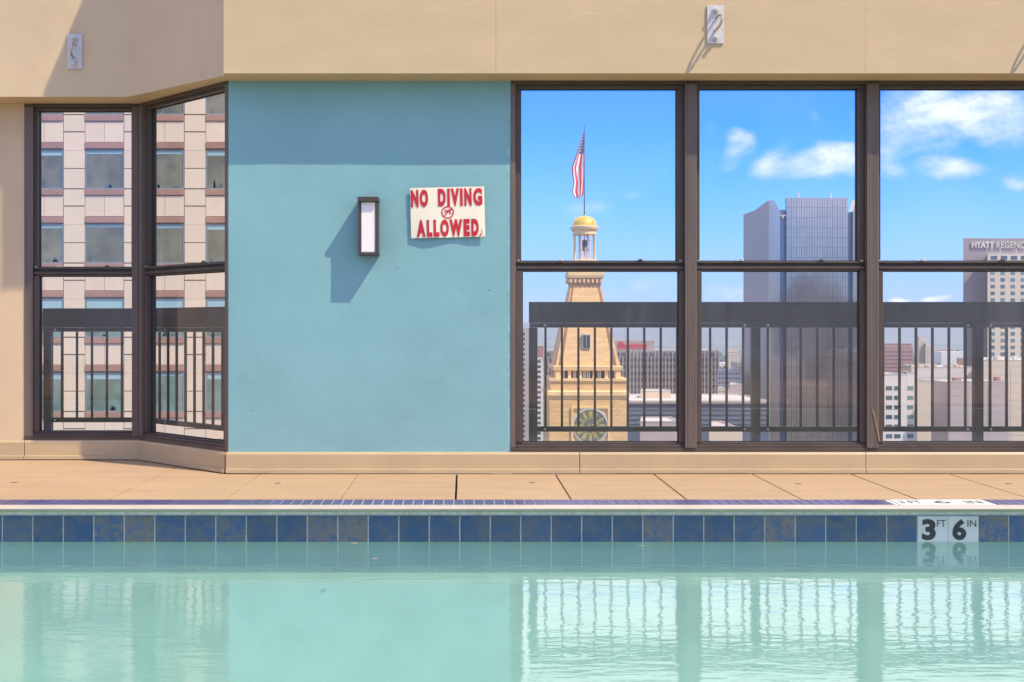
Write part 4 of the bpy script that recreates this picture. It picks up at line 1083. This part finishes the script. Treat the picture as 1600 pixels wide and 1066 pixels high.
# foothills
from mathutils import noise as mn
M['hill'] = mat('foothills', (.10, .115, .09), .95, var=.2, scale=.001)
bm = bmesh.new(); gr = []
for i in range(161):
    x = -9000 + 24000 * i / 160; row = []
    for j in range(13):
        y = 7000 + 4500 * j / 12
        e = math.sin(math.pi * min(1, j / 9.0) / 2) ** 1.5
        hgt = e * (120 + 150 * mn.noise(Vector((x * .00035, 3, j * .12))) + 60 * mn.noise(Vector((x * .0016, 7, j * .3))) + 18 * mn.noise(Vector((x * .006, 1, j))))
        row.append(bm.verts.new((x, y, ZGR + max(-1, hgt) - .5)))
    gr.append(row)
for i in range(160):
    for j in range(12):
        f = bm.faces.new((gr[i][j], gr[i + 1][j], gr[i + 1][j + 1], gr[i][j + 1])); f.smooth = True
me = bpy.data.meshes.new('hills'); bm.to_mesh(me); bm.free(); tag(link('hills', me, M['hill']), kind='structure')

# ---- city behind the pool terrace: it is what the skyscraper's glass mirrors
M['white_bright'] = mat('bright_white_cladding', (.85, .82, .80), .8, var=.03)
M['roomlit'] = mat('grey_room_window', (.25, .25, .27), .4)
def rear(name, px0, px1, pyt, Yb, depth, m, label, grid=None):
    s = F / (2 * Yg - Yb)                       # as seen in the glass
    x0, x1 = (px0 - VX) / s, (px1 - VX) / s; zt = (VY - pyt) / s + H - ZGR
    o = tag(empty(name, ((x0 + x1) / 2, Yb, ZGR)), label, 'building'); hw = (x1 - x0) / 2
    MB().box(-hw, hw, -depth, 0, 0, zt).build('wall', M[m], o)
    st_ = MB()
    k = 3.6
    for j in range(int(zt / k)):
        for i in range(int(2 * hw / 4.5)):
            st_.box(-hw + 1.2 + i * 4.5, -hw + 3.6 + i * 4.5, -.05, .08, 1 + j * k, 1 + j * k + 1.9)
    tag(st_.build('windows', M['roomlit'], o), kind='stuff')
    return o
rear('dark_tower', 1222, 1345, 470, -60, 30, 'hotel_dk', 'dark brown tower behind the pool terrace, mirrored in the skyscraper')
rear('stepped_tower', 1236, 1312, 446, -62, 20, 'hotel_dk', 'upper step of the dark brown tower mirrored in the skyscraper')
rear('slim_tower', 1250, 1290, 428, -64, 12, 'hotel_dk', 'stepped crown of the dark brown tower mirrored in the skyscraper')
rear('pale_mirrored_office', 1200, 1256, 560, 60, 20, 'white_bright', 'pale office block beside the terrace mirrored in the skyscraper')
rear('low_mirrored_block', 1256, 1420, 600, 90, 20, 'white_stone', 'low grey block mirrored at the foot of the skyscraper')

# ------------------------------------------------------------------ small stray things
M['straw'] = mat('dry_straw', (.52, .36, .20), .8)
x_ = (1362 - VX) / 251.6
st_ = MB().tube([((1363 + a - VX) / 252.5, YW - .030, wz(y, YW - .03)) for a, y in ((0, 640), (3.5, 650), (6, 664), (9, 678), (11.5, 690))], .002, 6).build('dry_stem', M['straw'], None, smooth=True)
tag(st_, 'thin dry stem leaning on the bronze post at the foot of the third window', 'stem')
def leaf(px, py, L, ang, label):
    Y = F * (H - ZW) / (py - VY); o = MB()
    n = 8; ps_ = []
    for k in range(n + 1): ps_.append((L * (k / n - .5), .004 * math.sin(math.pi * k / n)))
    for k in range(n - 1, 0, -1): ps_.append((L * (k / n - .5), -.004 * math.sin(math.pi * k / n)))
    o.prism(ps_, .0008, .0022, 'Z'); o = o.build('fallen_leaf', M['straw'], None, (wx(px, Y), Y, ZW)); o.rotation_euler.z = R(ang)
    tag(o, label, 'leaf')
leaf(553, 849, .035, 4, 'tiny brown leaf floating against the tile edge left of centre')
leaf(1002, 853, .032, -6, 'tiny brown leaf floating on the water below the middle mullion')
leaf(586, 873, .03, 10, 'small pale leaf drifting on the water below the turquoise wall')

# ------------------------------------------------------------------ summer haze over the city
hz = MB().box(-13000, 13000, -2900, 13500, ZGR - 3.0, H + 52)
hm = bpy.data.materials.new('haze'); hm.use_nodes = True; t = hm.node_tree; t.nodes.clear(); q = NB(t)
vol = q.n('ShaderNodeVolumePrincipled', ins={'Color': (.92, .93, 1.0, 1), 'Density': .00011, 'Anisotropy': .2})
o_ = q.n('ShaderNodeOutputMaterial'); q.l(vol.outputs[0], o_.inputs['Volume'])
ho = hz.build('haze', hm); tag(ho, 'thin summer haze over the city', 'haze', kind='stuff')
